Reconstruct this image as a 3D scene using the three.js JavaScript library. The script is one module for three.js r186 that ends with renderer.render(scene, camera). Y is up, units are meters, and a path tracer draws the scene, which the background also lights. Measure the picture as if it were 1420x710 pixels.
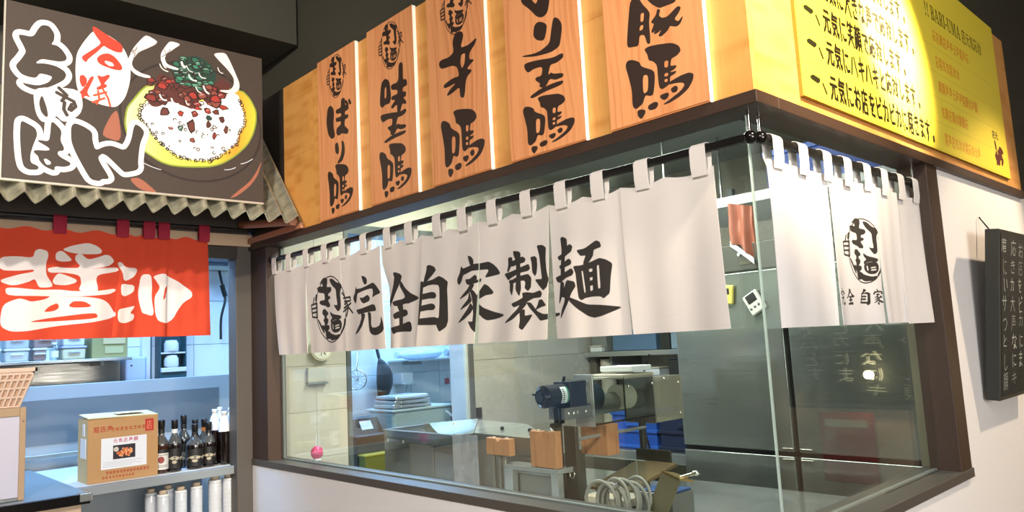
import * as THREE from 'three';
import { RoundedBoxGeometry } from 'three/addons/geometries/RoundedBoxGeometry.js';
import { RectAreaLightUniformsLib } from 'three/addons/lights/RectAreaLightUniformsLib.js';
import * as BGU from 'three/addons/utils/BufferGeometryUtils.js';

// ---------------------------------------------------------------- camera, light, exposure
const scene = new THREE.Scene();
scene.background = new THREE.Color(0x000000);
const R = THREE.MathUtils.degToRad;
const camera = new THREE.PerspectiveCamera(2 * Math.atan(355 / 1042.34) * 180 / Math.PI, 2, 0.05, 60);
camera.position.set(0.892, 1.6, 1.698);
camera.rotation.set(R(6.814), R(46.672), R(-2.961), 'YXZ');
const renderer = new THREE.WebGLRenderer({ antialias: true });
renderer.toneMapping = THREE.LinearToneMapping;
renderer.toneMappingExposure = 1.22;
renderer.shadowMap.enabled = true;
RectAreaLightUniformsLib.init();

// ceiling spots of the dining hall: [x, y, z], target, candela, cone half angle, penumbra, colour
const SPOTS = [
  { at: [1.2, 3.3, 3.0], to: [-1.9, 2.1, 0], cd: 32, cone: 36, pen: 0.6, col: 0xfff4ea },
  { at: [0.1, 3.3, 2.3], to: [-2.4, 2.55, 0.7], cd: 15, cone: 26, pen: 0.7, col: 0xfff2e2 },
  { at: [1.15, 3.3, 0.15], to: [0, 2.6, -0.3], cd: 46, cone: 24, pen: 0.6, col: 0xffe6c0 },
  { at: [0.9, 3.3, -0.45], to: [0, 2.6, -0.95], cd: 250, cone: 13, pen: 0.75, col: 0xffeed2 },
  { at: [1.1, 3.3, -2.9], to: [0, 1.45, -1.7], cd: 17, cone: 21, pen: 0.35, col: 0xffe2c0 },
];
// flat ceiling lights: centre, width along x, length along z, strength, colour
const PANELS = [
  { at: [2.4, 3.3, 3.0], w: 1.2, d: 2.4, i: 8, col: 0xeef2ff, place: 'hall' },
  { at: [-1.6, 2.72, -0.85], w: 1.6, d: 0.3, i: 34, col: 0xf6fbf2, place: 'kitchen' },
  { at: [-3.45, 2.72, 0.6], w: 0.5, d: 1.2, i: 26, col: 0x93c5ff, place: 'kitchen' },
  { at: [-3.7, 2.72, -1.75], w: 0.35, d: 1.2, i: 46, col: 0x93c5ff, place: 'kitchen' },
];

// fill panel added to brighten the front, across the hall behind the camera: centre, width along z, height, strength
const FILL_PANEL = { at: [4.1, 1.75, 1.6], w: 2.6, h: 1.3, i: 14, col: 0xfff8f2 };

// ---------------------------------------------------------------- helpers
let seed = 7;
const rnd = () => { seed = (seed * 1664525 + 1013904223) >>> 0; return seed / 4294967296; };
const rr = (a, b) => a + (b - a) * rnd();
const V = (x, y, z) => new THREE.Vector3(x, y, z);
const used = {};
const numbered = (n) => { const k = used[n] = (used[n] ?? -1) + 1; return k ? n + '_' + String(k).padStart(3, '0') : n; };
function mesh(name, geo, m, parent) {
  const o = new THREE.Mesh(geo, m); o.name = name; o.castShadow = o.receiveShadow = true;
  if (parent.userData.base) { geo.translate(-parent.userData.base[0], -parent.userData.base[1], -parent.userData.base[2]); }
  parent.add(o); return o;
}
const bases = [];
function thing(name, label, category, base = [0, 0, 0], group) {          // parts are given in world coordinates and moved to the base
  const o = new THREE.Group(); o.name = numbered(name); o.position.set(...base); o.userData = { label, category, base };
  if (group) o.userData.group = group;
  bases.push(o); scene.add(o); return o;
}
function struct(name, geo, m) { const o = mesh(numbered(name), geo, m, scene); o.userData.kind = 'structure'; return o; }
function structGroup(name) { const o = new THREE.Group(); o.name = numbered(name); o.userData = { kind: 'structure' }; scene.add(o); return o; }
function copy(src, pos, rot, label) {
  const c = src.clone(); c.name = numbered(src.name.replace(/_\d+$/, '')); c.userData = { ...src.userData, base: undefined }; if (label) c.userData.label = label;
  c.position.set(...pos); c.rotation.set(0, rot || 0, 0); scene.add(c); return c;
}
// uv in metres by the side that each face looks to
function uvBox(g) {
  g = g.index ? g.toNonIndexed() : g; const p = g.attributes.position, uv = new Float32Array(p.count * 2);
  const a = V(), b = V(), c = V(), n = V();
  for (let i = 0; i < p.count; i += 3) {
    a.fromBufferAttribute(p, i); b.fromBufferAttribute(p, i + 1); c.fromBufferAttribute(p, i + 2);
    n.crossVectors(b.clone().sub(a), c.clone().sub(a)); const x = Math.abs(n.x), y = Math.abs(n.y), z = Math.abs(n.z);
    [a, b, c].forEach((q, k) => { const j = (i + k) * 2; if (x >= y && x >= z) { uv[j] = q.z; uv[j + 1] = q.y; } else if (y >= z) { uv[j] = q.x; uv[j + 1] = q.z; } else { uv[j] = q.x; uv[j + 1] = q.y; } });
  }
  g.setAttribute('uv', new THREE.BufferAttribute(uv, 2)); return g;
}
const bx = (x0, x1, y0, y1, z0, z1, r = 0) => {                             // a box by its bounds, edges rounded by r
  const w = Math.abs(x1 - x0), h = Math.abs(y1 - y0), d = Math.abs(z1 - z0);
  const g = r ? new RoundedBoxGeometry(w, h, d, 2, Math.min(r, w / 2.01, h / 2.01, d / 2.01)) : new THREE.BoxGeometry(w, h, d);
  g.translate((x0 + x1) / 2, (y0 + y1) / 2, (z0 + z1) / 2); return uvBox(g);
};
const rod = (a, b, r, r2 = r, n = 16) => { const A = V(...a), B = V(...b), g = new THREE.CylinderGeometry(r2, r, A.distanceTo(B), n);
  g.applyQuaternion(new THREE.Quaternion().setFromUnitVectors(V(0, 1, 0), B.clone().sub(A).normalize())); g.translate((a[0] + b[0]) / 2, (a[1] + b[1]) / 2, (a[2] + b[2]) / 2); return g; };
const ball = (p, r, sx = 1, sy = 1, sz = 1, n = 20) => { const g = new THREE.SphereGeometry(r, n, n * 0.7 | 0); g.scale(sx, sy, sz); g.translate(...p); return g; };
const lathe = (pts, n = 24) => new THREE.LatheGeometry(pts.map(([x, y]) => new THREE.Vector2(x, y)), n);
const tube = (pts, r, seg = 40, closed = false) => new THREE.TubeGeometry(new THREE.CatmullRomCurve3(pts.map((p) => V(...p)), closed), seg, r, 8, closed);
const join = (list) => BGU.mergeGeometries(list.map((g) => { g = g.index ? g.toNonIndexed() : g; for (const k of Object.keys(g.attributes)) if (!['position', 'normal', 'uv'].includes(k)) g.deleteAttribute(k); return g; }));
// a sheet with thickness from fn(s, t) -> [x, y, z, u, v]
function sheet(nu, nv, fn, th = 0.0016) {
  const P = [], U = [], I = [], W = nu + 1;
  for (let j = 0; j <= nv; j++) for (let i = 0; i <= nu; i++) { const q = fn(i / nu, j / nv); P.push(q[0], q[1], q[2]); U.push(q[3] ?? 0, q[4] ?? 0); }
  for (let j = 0; j < nv; j++) for (let i = 0; i < nu; i++) { const a = j * W + i; I.push(a, a + W, a + 1, a + 1, a + W, a + W + 1); }
  const f = new THREE.BufferGeometry(); f.setAttribute('position', new THREE.Float32BufferAttribute(P, 3)); f.setAttribute('uv', new THREE.Float32BufferAttribute(U, 2)); f.setIndex(I); f.computeVertexNormals();
  const n = f.attributes.normal.array, B = P.map((v, k) => v - n[k] * th), N = P.length / 3, all = P.concat(B), rim = [];
  for (let i = 0; i < nu; i++) rim.push(i, i + 1), rim.push(nv * W + i + 1, nv * W + i);
  for (let j = 0; j < nv; j++) rim.push((j + 1) * W, j * W), rim.push(j * W + nu, (j + 1) * W + nu);
  const g = new THREE.BufferGeometry(); g.setAttribute('position', new THREE.Float32BufferAttribute(all, 3)); g.setAttribute('uv', new THREE.Float32BufferAttribute(U.concat(U), 2));
  const J = I.slice(); for (let k = 0; k < I.length; k += 3) J.push(I[k] + N, I[k + 2] + N, I[k + 1] + N);
  g.setIndex(J); g.computeVertexNormals();
  const e = []; const eu = []; for (let k = 0; k < rim.length; k += 2) for (const q of [rim[k], rim[k + 1], rim[k] + N, rim[k + 1], rim[k + 1] + N, rim[k] + N]) { e.push(all[q * 3], all[q * 3 + 1], all[q * 3 + 2]); const c = q % N; eu.push(U[c * 2], U[c * 2 + 1]); }
  const h = new THREE.BufferGeometry(); h.setAttribute('position', new THREE.Float32BufferAttribute(e, 3)); h.setAttribute('uv', new THREE.Float32BufferAttribute(eu, 2)); h.computeVertexNormals();
  return join([g, h]);
}
function extrude(pts, depth, bevel = 0) { const s = new THREE.Shape(pts.map(([x, y]) => new THREE.Vector2(x, y))); return new THREE.ExtrudeGeometry(s, { depth, bevelEnabled: bevel > 0, bevelSize: bevel, bevelThickness: bevel, bevelSegments: 2, curveSegments: 12 }); }

// ---------------------------------------------------------------- textures
const hash = (x, y, s) => { let h = (x * 374761393 + y * 668265263 + s * 1442695041) | 0; h = Math.imul(h ^ (h >>> 13), 1274126177); return ((h ^ (h >>> 16)) >>> 0) / 4294967296; };
const sm = (t) => t * t * (3 - 2 * t);
const noise = (x, y, s = 1) => { const i = Math.floor(x), j = Math.floor(y), u = sm(x - i), v = sm(y - j); const a = hash(i, j, s), b = hash(i + 1, j, s), c = hash(i, j + 1, s), d = hash(i + 1, j + 1, s); return a + (b - a) * u + (c - a) * v + (a - b - c + d) * u * v; };
const canvas = (w, h) => { const c = document.createElement('canvas'); c.width = w; c.height = h; return [c, c.getContext('2d')]; };
const tex = (c, rep) => { const t = new THREE.CanvasTexture(c); t.colorSpace = THREE.SRGBColorSpace; t.anisotropy = 8; if (rep) { t.wrapS = t.wrapT = THREE.RepeatWrapping; t.repeat.set(...rep); } return t; };
function paint(w, h, fn) { const [c, g] = canvas(w, h), im = g.createImageData(w, h); for (let y = 0; y < h; y++) for (let x = 0; x < w; x++) { const q = fn(x, y), o = (y * w + x) * 4; im.data[o] = q[0]; im.data[o + 1] = q[1]; im.data[o + 2] = q[2]; im.data[o + 3] = 255; } g.putImageData(im, 0, 0); return [c, g]; }
function grey(w, h, rep, fn) { const [c] = paint(w, h, (x, y) => { const v = fn(x, y) * 255; return [v, v, v]; }); const t = new THREE.CanvasTexture(c); t.wrapS = t.wrapT = THREE.RepeatWrapping; t.repeat.set(...rep); return t; }
// wood with the grain along y: base colour and darker line colour
function wood(w, h, a, b, s, fx = 0.06, fy = 0.004) {
  return paint(w, h, (x, y) => {
    const wob = noise(x * 0.006, y * 0.003, s + 5) * 60, line = noise((x + wob) * fx, y * fy, s), fine = noise(x * 0.5, y * 0.02, s + 9), k = Math.min(1, Math.max(0, Math.pow(line, 2.2) * 0.85 + (fine - 0.5) * 0.35));
    return [0, 1, 2].map((i) => a[i] + (b[i] - a[i]) * k);
  });
}
const speck = grey(256, 256, [3, 3], (x, y) => 0.5 + 0.3 * (noise(x * 0.25, y * 0.25, 3) - 0.5) + 0.4 * (hash(x, y, 8) - 0.5));
const weave = grey(256, 256, [14, 14], (x, y) => 0.5 + 0.25 * Math.sin(x * Math.PI / 2) * Math.sin(y * Math.PI / 2) + 0.3 * (hash(x, y, 4) - 0.5));
const brushed = grey(256, 256, [1.5, 1.5], (x, y) => 0.42 + 0.4 * (noise(x * 0.02, y * 0.9, 2) - 0.5) + 0.15 * (noise(x * 0.03, y * 0.03, 6) - 0.5));
const smears = grey(256, 256, [1, 1], (x, y) => 0.45 + 0.5 * (noise(x * 0.03, y * 0.03, 12) - 0.5) + 0.25 * (noise(x * 0.12, y * 0.12, 13) - 0.5));
const galv = tex(paint(256, 256, (x, y) => { const v = 205 + 50 * (noise(x * 0.05, y * 0.05, 21) - 0.5) + 18 * (noise(x * 0.3, y * 0.3, 22) - 0.5); return [v, v - 3, v - 26]; })[0], [4, 4]);

// ---------------------------------------------------------------- materials
const std = (color, roughness = 0.6, metalness = 0, more = {}) => new THREE.MeshStandardMaterial({ color, roughness, metalness, ...more });
const phys = (color, roughness, metalness, more) => new THREE.MeshPhysicalMaterial({ color, roughness, metalness, ...more });
const M = {
  white: std('#e9e7e4', 0.75, 0, { bumpMap: speck, bumpScale: 0.0008 }),
  hallDark: std('#37352a', 0.85), beam: std('#35332a', 0.85), hallFloor: std('#6a5a48', 0.5),
  brownTrim: std('#3b2a20', 0.5, 0, { bumpMap: speck, bumpScale: 0.0004 }), darkTrim: std('#2f2822', 0.5), post: std('#55504a', 0.5), sill: std('#4e4a45', 0.38),
  header: std('#514b46', 0.7), beige: std('#c3a88c', 0.7), rafter: std('#b07a5c', 0.6),
  glass: phys('#fafdfb', 0.0, 0, { transmission: 1, thickness: 0, ior: 1.5 }), glassEdge: phys('#cfe0d6', 0.2, 0, { transmission: 0.35, thickness: 0 }),
  acrylic: phys('#f2f6f4', 0.03, 0, { transmission: 1, thickness: 0, ior: 1.49 }), acrylicEdge: std('#8b8f88', 0.3),
  film: phys('#eef0f4', 0.12, 0, { transmission: 0.82, thickness: 0, ior: 1.5, side: THREE.DoubleSide }),
  black: std('#141312', 0.38), blackGloss: std('#0e0d0d', 0.16), rubber: std('#2c2c2c', 0.7), darkGrey: std('#2d2f2b', 0.5), midGrey: std('#7d817e', 0.5),
  chrome: std('#d8d4c8', 0.14, 1), steel: std('#b4b9b6', 0.36, 0.65, { roughnessMap: brushed }), steelFace: std('#858c8d', 0.34, 0.85, { roughnessMap: brushed }), steelDark: std('#8a8982', 0.4, 0.6, { roughnessMap: brushed }), fridge: std('#979d98', 0.38, 0.75, { roughnessMap: brushed }), brass: std('#b9975a', 0.25, 0.9),
  galv: std('#ffffff', 0.3, 0.75, { map: galv }),
  tile: std('#e4ebee', 0.22), tile2: std('#dbe3e7', 0.26), grout: std('#a6adb0', 0.85), groutPale: std('#c3bea9', 0.8), beigeTile: std('#c2baa9', 0.28), beigeTile2: std('#bcb4a3', 0.3), greyWall: std('#c2bdad', 0.5, 0.1, { roughnessMap: smears }), greyWall2: std('#bbb6a6', 0.5, 0.1, { roughnessMap: smears }),
  postDark: std('#57544c', 0.38, 0.7), woodBlock: std('#c07c46', 0.65), woodBlock2: std('#b2703e', 0.65), doorFrame: std('#5d625f', 0.4, 0.3), doorPale: std('#b9cbd8', 0.4),
  cobalt: std('#2356b5', 0.45), cobaltDark: std('#1d2a4a', 0.5), pink: std('#d8406e', 0.25), red: std('#c23a28', 0.5), yellow: std('#e6d86a', 0.4), timerWhite: std('#ece9e0', 0.35),
  plasticWhite: std('#dfe3e4', 0.4), tubClear: phys('#e6ecec', 0.25, 0, { transmission: 0.45, thickness: 0 }), paleBlue: std('#b9cdea', 0.45), olive: std('#9a9460', 0.65), bin: std('#6f6f2a', 0.5), teal: std('#2f5560', 0.4), lime: std('#b8d24a', 0.5),
  card: std('#b98f5c', 0.8), cardPale: std('#cdb98a', 0.8), paper: std('#e9ecef', 0.7), counterBlue: std('#8a979b', 0.35, 0.1), shelfGrey: std('#8f979b', 0.45, 0.2), beigeBoard: std('#c9b092', 0.65), lilac: std('#c9c8d6', 0.5), crateWood: std('#b49878', 0.7), basket: std('#dcc2ac', 0.7), basketInner: std('#cba88c', 0.75),
  amber: phys('#3a1c0c', 0.06, 0, { clearcoat: 1 }), cola: phys('#120a08', 0.08, 0, { clearcoat: 1 }), clearGlass: phys('#dfe8e6', 0.03, 0, { transmission: 0.9, thickness: 0 }), labelBlack: std('#1a1816', 0.5), cup: std('#eef0ee', 0.5), cupCap: std('#c9b79b', 0.6),
  salmon: std('#b8705a', 0.4), hose: std('#85857b', 0.5), bagClear: phys('#dfeaf6', 0.25, 0, { transmission: 0.35, thickness: 0 }), foil: std('#c9c8c4', 0.3, 0.85), iron: std('#2b2d2f', 0.38, 0.6), floorTile: std('#7a7a74', 0.6), ceilingWhite: std('#9fa39c', 0.8),
};
const glow = (col, i) => new THREE.MeshStandardMaterial({ color: 0x222222, emissive: col, emissiveIntensity: i, roughness: 0.6 });

// ---------------------------------------------------------------- lettering: outlines in millimetres on each printed thing
const INK = {
  complete: 'M764 120 787 124 803 136 804 153 789 159 779 150zM714 161 720 173 759 173 801 166 850 156 875 171 905 200 899 205 865 210 842 217 851 198 846 181 830 178 792 181 758 186 725 191 713 227 706 233 689 218 686 206 702 189zM746 212 769 215 806 204 822 218 816 230 777 238 762 231zM711 262 754 260 838 247 858 251 868 268 865 275 812 275 749 280 732 281zM762 277 784 285 780 300 759 335 728 357 693 366 711 351 742 325 758 299 755 283zM804 277 824 281 827 299 824 332 833 344 861 346 890 340 901 325 904 301 914 326 918 353 908 365 880 374 856 376 828 371 814 359 810 338 807 302z',
  whole: 'M998 132 1011 130 1040 139 1055 150 1044 169 1030 187 989 240 956 274 919 279 950 254 979 217 996 184 1006 150zM1045 167 1074 200 1109 224 1156 245 1136 252 1088 263 1067 250 1071 229 1037 187zM985 250 1015 245 1049 243 1079 236 1093 244 1088 260 1055 262 1018 267 995 263zM1021 260 1052 260 1053 279 1047 347 1028 348 1028 316 1031 290 1020 272zM989 300 1016 291 1065 284 1082 290 1086 303 1075 309 1030 314 1001 318 993 311zM967 353 1006 349 1091 334 1102 339 1106 362 1100 373 1056 370 1012 371 989 378 978 369z',
  self: 'M1227 128 1244 127 1271 137 1281 150 1261 164 1225 186 1205 189 1210 175 1224 146zM1201 191 1225 188 1260 185 1299 175 1321 184 1347 201 1341 227 1341 273 1339 345 1327 367 1289 383 1275 359 1273 346 1292 328 1299 269 1300 219 1293 207 1259 202 1228 203 1198 210zM1188 185 1204 187 1191 261 1167 354 1149 353 1173 260zM1193 235 1253 231 1272 236 1279 247 1271 256 1233 253 1188 256zM1185 279 1247 275 1265 280 1272 290 1260 299 1222 297 1179 300zM1168 328 1262 327 1292 335 1291 356 1257 355 1164 351z',
  house: 'M1472 119 1492 126 1503 139 1501 159 1486 156 1477 138zM1428 152 1438 163 1472 159 1507 153 1540 155 1583 154 1605 166 1623 181 1636 199 1627 202 1560 207 1581 185 1575 178 1539 176 1492 175 1464 181 1439 185 1427 208 1412 219 1402 210 1402 197 1419 176zM1454 204 1480 205 1511 192 1520 200 1518 213 1540 208 1536 219 1509 221 1488 225 1468 223 1458 216zM1485 221 1505 227 1491 243 1459 260 1412 272 1438 256 1467 239zM1477 240 1497 246 1513 260 1521 280 1516 317 1514 355 1505 396 1484 380 1468 355 1479 358 1493 358 1498 331 1497 298 1489 262zM1477 248 1491 284 1463 298 1417 311 1442 294 1471 274zM1484 290 1499 309 1481 327 1446 345 1403 358 1432 337 1462 315zM1512 277 1527 253 1555 230 1574 238 1598 261 1591 267 1559 268 1518 280zM1514 293 1542 312 1593 330 1651 344 1629 350 1591 355 1559 356 1540 348 1515 329z',
  make: 'M1684 152 1705 153 1705 174 1682 200 1676 197 1684 177zM1712 133 1740 138 1748 145 1745 171 1744 222 1745 263 1736 287 1719 263 1726 220 1726 168 1715 149zM1684 171 1715 165 1757 157 1771 166 1766 176 1729 180 1702 184zM1660 205 1697 202 1750 192 1784 185 1790 199 1782 206 1742 209 1700 220 1680 228zM1684 231 1707 229 1707 254 1699 282 1689 265 1690 242zM1707 228 1741 221 1781 218 1794 232 1790 262 1777 273 1763 262 1768 245 1762 236 1732 236 1708 241zM1795 164 1814 163 1823 170 1824 195 1819 219 1812 227 1801 213 1800 182zM1827 129 1852 131 1868 141 1864 175 1866 215 1874 245 1865 266 1849 277 1831 261 1812 239 1846 242 1842 207 1837 162zM1695 310 1727 303 1753 294 1751 278 1773 278 1801 283 1833 277 1841 286 1835 298 1800 298 1763 310 1707 322zM1749 304 1770 313 1739 338 1700 361 1652 373 1686 353 1725 330zM1735 338 1758 332 1756 355 1792 352 1777 368 1742 399 1728 391 1735 368zM1827 307 1841 307 1857 327 1832 330 1807 338 1819 324zM1767 310 1788 314 1814 343 1844 355 1918 355 1914 362 1870 369 1829 374 1810 355 1783 331z',
  noodle: 'M1936 120 1947 118 1964 127 1965 148 1956 171 1951 195 1950 252 1930 251 1934 207 1941 160zM1919 179 1940 172 1958 152 1978 145 1988 154 1982 168 1952 181 1928 190zM1925 209 1944 201 1971 190 1981 198 1979 208 1949 214 1933 219zM1906 243 1935 237 1981 221 1989 233 1983 242 1953 248 1926 260 1913 256zM1930 255 1945 264 1943 283 1959 256 1990 264 1994 278 1975 298 1960 325 1920 374 1929 346 1944 324 1948 310 1932 304 1917 328 1924 288zM1961 308 1992 320 2034 338 2094 344 2159 354 2139 361 2091 374 2061 378 2037 372 1996 346 1967 321zM2005 168 2036 167 2084 148 2098 155 2102 169 2072 174 2068 192 2051 209 2035 217 2029 211 2041 187 2019 186z',
  noodlebox: 'M1989 216 2019 217 2063 210 2094 203 2117 210 2139 224 2130 261 2123 310 2101 323 2090 316 2060 314 2030 316 2014 322 2005 314 2000 262 1998 238zM2019 232 2027 233 2034 300 2026 303zM2048 230 2065 229 2064 241 2050 241zM2050 256 2064 255 2063 266 2051 268zM2050 281 2063 280 2062 297 2050 299zM2081 223 2092 221 2093 293 2081 295z',
  emblem: 'M428 94 464 97 468 113 457 141 502 142 508 155 496 165 471 170 470 183 490 183 493 192 464 200 488 222 483 232 453 231 443 224 402 216 390 207 398 197 439 198 435 164 394 161 379 149 376 136 395 131 426 135 417 114 408 118 393 122zM489 105 519 106 552 127 591 135 595 151 579 174 582 210 583 244 561 258 546 249 523 225 543 229 557 228 549 187 548 157 512 136 493 116zM420 237 437 242 462 256 461 266 430 272 410 260 411 248zM415 284 456 281 460 294 449 309 429 305 419 294zM403 309 423 315 464 312 469 328 448 339 432 346 418 333 406 322zM427 341 458 340 482 353 536 363 566 357 570 367 536 381 486 384 462 373 444 377 431 371zM482 252 511 267 581 277 583 287 559 295 535 291 510 295 485 306 485 293 506 282 486 268zM428 238 444 240 446 326 422 325zM360 166 376 166 369 199 353 198zM366 281 378 282 425 346 413 349zM607 291 622 291 615 325 575 360 569 354 599 324z',
  emblembox: 'M485 306 520 295 569 293 585 309 581 333 556 349 517 350 488 334zM501 310 511 311 516 335 506 335zM527 318 566 313 566 320 528 325zM528 328 567 324 567 332 530 336z',
  emblemring: 'M624 252 618 290 604 324 582 353 554 375 522 388 488 392 453 386 421 369 393 344 373 311 361 274 357 233 364 194 379 158 403 128 432 107 466 95 501 93 536 102 566 120 592 146 611 178 621 214z',
  emblemline: 'M346 180 334 206M315 212 369 206 368 273 321 268 315 212M322 230 365 227M324 249 366 247M598 178 616 195M607 202 658 201 660 216M615 217 653 218M634 219 615 229M629 223 642 244 626 282M638 236 609 246M639 246 604 261M662 228 638 238M642 244 674 271',
  horse: 'M2193 563 2208 560 2240 565 2284 575 2304 589 2310 605 2296 614 2280 616 2276 622 2272 638 2294 641 2287 648 2272 651 2272 655 2292 656 2285 662 2269 664 2268 680 2265 685 2242 693 2233 684 2232 647 2232 620 2220 605 2205 598 2203 580zM2267 680 2306 673 2330 673 2343 680 2339 696 2323 715 2295 728 2263 736 2239 736 2270 727 2302 714 2315 702 2310 693 2286 687 2265 686zM2255 616 2270 618 2267 639 2253 636zM2252 651 2266 651 2265 663 2251 661zM2250 666 2264 668 2262 678 2251 677zM2132 577 2149 580 2172 593 2177 609 2218 632 2221 650 2212 697 2202 700 2186 692 2179 702 2174 714 2150 724 2139 713 2141 666 2134 630 2124 589zM2180 633 2201 638 2196 684 2183 689 2177 682zM2269 700 2285 695 2292 703 2287 712 2275 712zM2234 708 2259 707 2262 714 2255 722 2245 724 2234 714zM2193 725 2216 721 2226 728 2218 740 2198 740 2191 733zM2154 731 2166 730 2180 735 2180 743 2165 757 2155 745z',
  pork: 'M2158 402 2185 408 2199 435 2214 455 2220 468 2214 491 2215 551 2205 551 2198 520 2179 516 2174 546 2152 541 2139 539 2135 527 2145 467zM2189 454 2203 457 2198 483 2185 481zM2184 489 2198 491 2193 506 2179 505zM2206 392 2229 398 2291 430 2309 457 2303 466 2269 464 2253 463 2235 448 2220 431 2211 416zM2246 464 2255 470 2248 484 2259 496 2278 498 2311 480 2321 487 2313 499 2296 512 2310 525 2326 512 2316 530 2303 535 2282 524 2275 535 2252 545 2243 540 2258 524 2240 531 2227 530 2249 509 2226 526 2221 521 2234 501 2221 494 2242 479z',
  of: 'M1716 214 1719 239 1755 273 1785 310 1811 321 1832 313 1843 279 1844 232 1827 186 1776 149 1737 157 1718 182zM1765 217 1795 188 1799 246 1783 270 1763 244z',
  ri: 'M1770 338 1784 329 1804 335 1826 352 1822 372 1810 399 1779 387 1764 368zM1856 339 1876 349 1891 377 1880 423 1873 440 1837 447 1764 437 1695 416 1776 431 1834 419 1844 380z',
  jewel: 'M1715 447 1774 454 1846 469 1886 465 1888 480 1859 488 1832 485 1822 504 1819 518 1834 513 1839 520 1883 530 1882 541 1850 541 1825 529 1808 548 1793 550 1779 543 1783 532 1763 517 1764 509 1792 511 1798 481 1761 475 1731 482 1717 465zM1733 563 1787 551 1849 550 1884 554 1873 564 1797 565 1743 572z',
  spicy: 'M1370 207 1406 215 1413 234 1391 274 1442 279 1486 265 1474 284 1441 305 1439 333 1467 340 1438 350 1422 363 1454 374 1416 391 1404 460 1383 452 1382 411 1340 423 1305 427 1321 412 1370 392 1294 394 1289 382 1343 372 1384 377 1374 336 1347 321 1279 315 1267 295 1275 283 1330 288 1359 275 1352 236zM1395 297 1423 297 1416 338 1397 355 1388 328z',
  taste: 'M880 253 909 241 939 260 947 330 936 352 903 348 886 357 865 342zM903 277 919 276 916 325 898 325zM949 280 1004 285 1008 213 1022 207 1035 217 1031 285 1056 286 1061 312 1030 311 1026 332 1050 336 1049 354 1027 352 1050 376 1048 385 1024 374 1006 407 988 403 990 367 955 380 944 370 982 349 951 342 951 329 995 331 996 311 953 300z',
  ba: 'M443 241 472 234 499 264 488 336 503 384 474 389 446 363 431 306zM514 268 561 269 563 229 593 233 592 268 619 270 623 290 590 291 589 312 617 313 616 327 589 326 582 357 619 384 607 398 564 382 530 388 515 369 521 352 555 345 558 326 517 321 512 305 559 310 563 290 518 284zM604 245 624 271 610 272 593 248zM631 248 646 271 632 273 620 249z',
  ri2: 'M501 421 524 416 533 451 527 471 505 459zM557 415 578 432 582 476 558 508 514 513 548 484 561 450z',
  chi: 'M118 70 142 67 161 94 160 123 150 141 170 140 189 154 205 179 202 195 181 205 154 206 118 207 97 230 133 222 171 225 198 239 205 255 196 277 163 304 125 328 97 335 69 326 57 315 78 316 111 316 144 297 158 272 143 267 114 266 106 282 98 288 77 288 54 282 39 263 36 250 53 223 68 191 61 173 42 136 46 126 90 127 106 88z',
  yablob: 'M97 351 111 325 251 303 262 365 253 401 219 436 194 441 175 421 165 429 146 454 123 453 106 422z',
  yabar: 'M119 358 126 354 141 399 146 432 137 436 122 419 114 387z',
  yaline: 'M180 311 207 335 191 361M173 331 207 346 232 356 239 375 223 394M200 366 198 394 209 415M225 369 216 391',
  ha: 'M56 470 63 463 105 484 112 510 99 551 91 586 90 613 96 623 108 627 119 634 115 646 85 649 69 638 61 601 55 525zM156 450 168 454 193 481 188 521 201 545 201 559 182 564 180 576 192 588 226 604 222 616 202 624 171 624 171 644 136 629 119 609 116 593 100 579 104 570 153 566 151 555 113 535 115 529 150 530 154 498z',
  hahole: 'M133 602 142 598 159 610 157 620 143 623z',
  n: 'M224 458 236 442 269 451 299 469 300 504 311 543 346 520 372 514 420 528 442 488 455 408 477 416 496 438 477 489 470 569 473 592 464 605 421 619 411 612 357 560 336 551 321 568 327 587 363 647 356 654 335 656 328 666 297 663 276 629 240 559 225 516z',
  oval: 'M299 43 341 48 389 69 422 110 439 174 437 236 419 306 387 352 345 353 293 343 252 327 239 283 235 219 239 154 264 100z',
  stone: 'M294 33 301 28 325 40 352 54 400 76 409 95 406 114 384 118 352 109 336 100 316 129 280 171 273 187 260 178 257 164 295 128 328 93 310 71 296 50zM321 146 337 134 358 129 379 139 401 164 408 181 401 192 374 194 332 186 316 177 311 161zM342 162 369 165 377 179 358 183 340 172zM251 245 266 239 279 257 272 288 259 290 251 269zM291 239 304 240 292 272 277 310 293 331 272 323 257 349 247 348 244 305 252 315 271 285zM312 229 333 234 356 217 362 227 338 262 351 263 349 275 315 294 311 283 329 269 322 254z',
  stoneline: 'M318 296 323 331M303 317 348 295M333 281 355 319 363 350M300 346 342 321M323 328 313 350',
  steam1: 'M493 17 511 16 545 31 536 47 505 71 469 96 446 135 443 156 452 173 482 187 515 189 518 199 494 203 458 198 434 177 428 126 454 73z',
  steam2: 'M595 15 643 19 611 49 582 80 573 99 583 124 637 132 624 142 579 138 558 116 557 82 573 51z',
  steam3: 'M782 32 800 21 838 12 859 47 883 99 901 139 902 168 882 195 844 201 809 197 813 192 858 184 875 159 876 123 844 86 817 64z',
  plate: 'M511 228 480 261 450 308 426 346 418 408 427 459 458 495 494 519 557 555 601 566 666 564 761 552 817 531 874 491 933 431 963 375 979 312 980 260 950 205 906 169z',
  rice: 'M499 306 475 344 475 378 500 407 525 444 556 473 582 497 621 519 653 528 706 531 761 524 803 504 845 466 889 430 897 378 926 336 923 285 905 236 898 200 862 192 734 268 601 251z',
  meat: 'M500 289 518 272 530 243 548 169 592 176 630 182 682 185 735 188 802 160 830 127 858 148 858 177 837 210 812 243 788 268 754 268 728 245 695 306 656 296 624 292 592 285 549 320 519 322z',
  greens: 'M605 116 636 91 675 67 715 55 762 76 796 118 789 162 748 192 695 210 656 204 624 176 611 145z',
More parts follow.
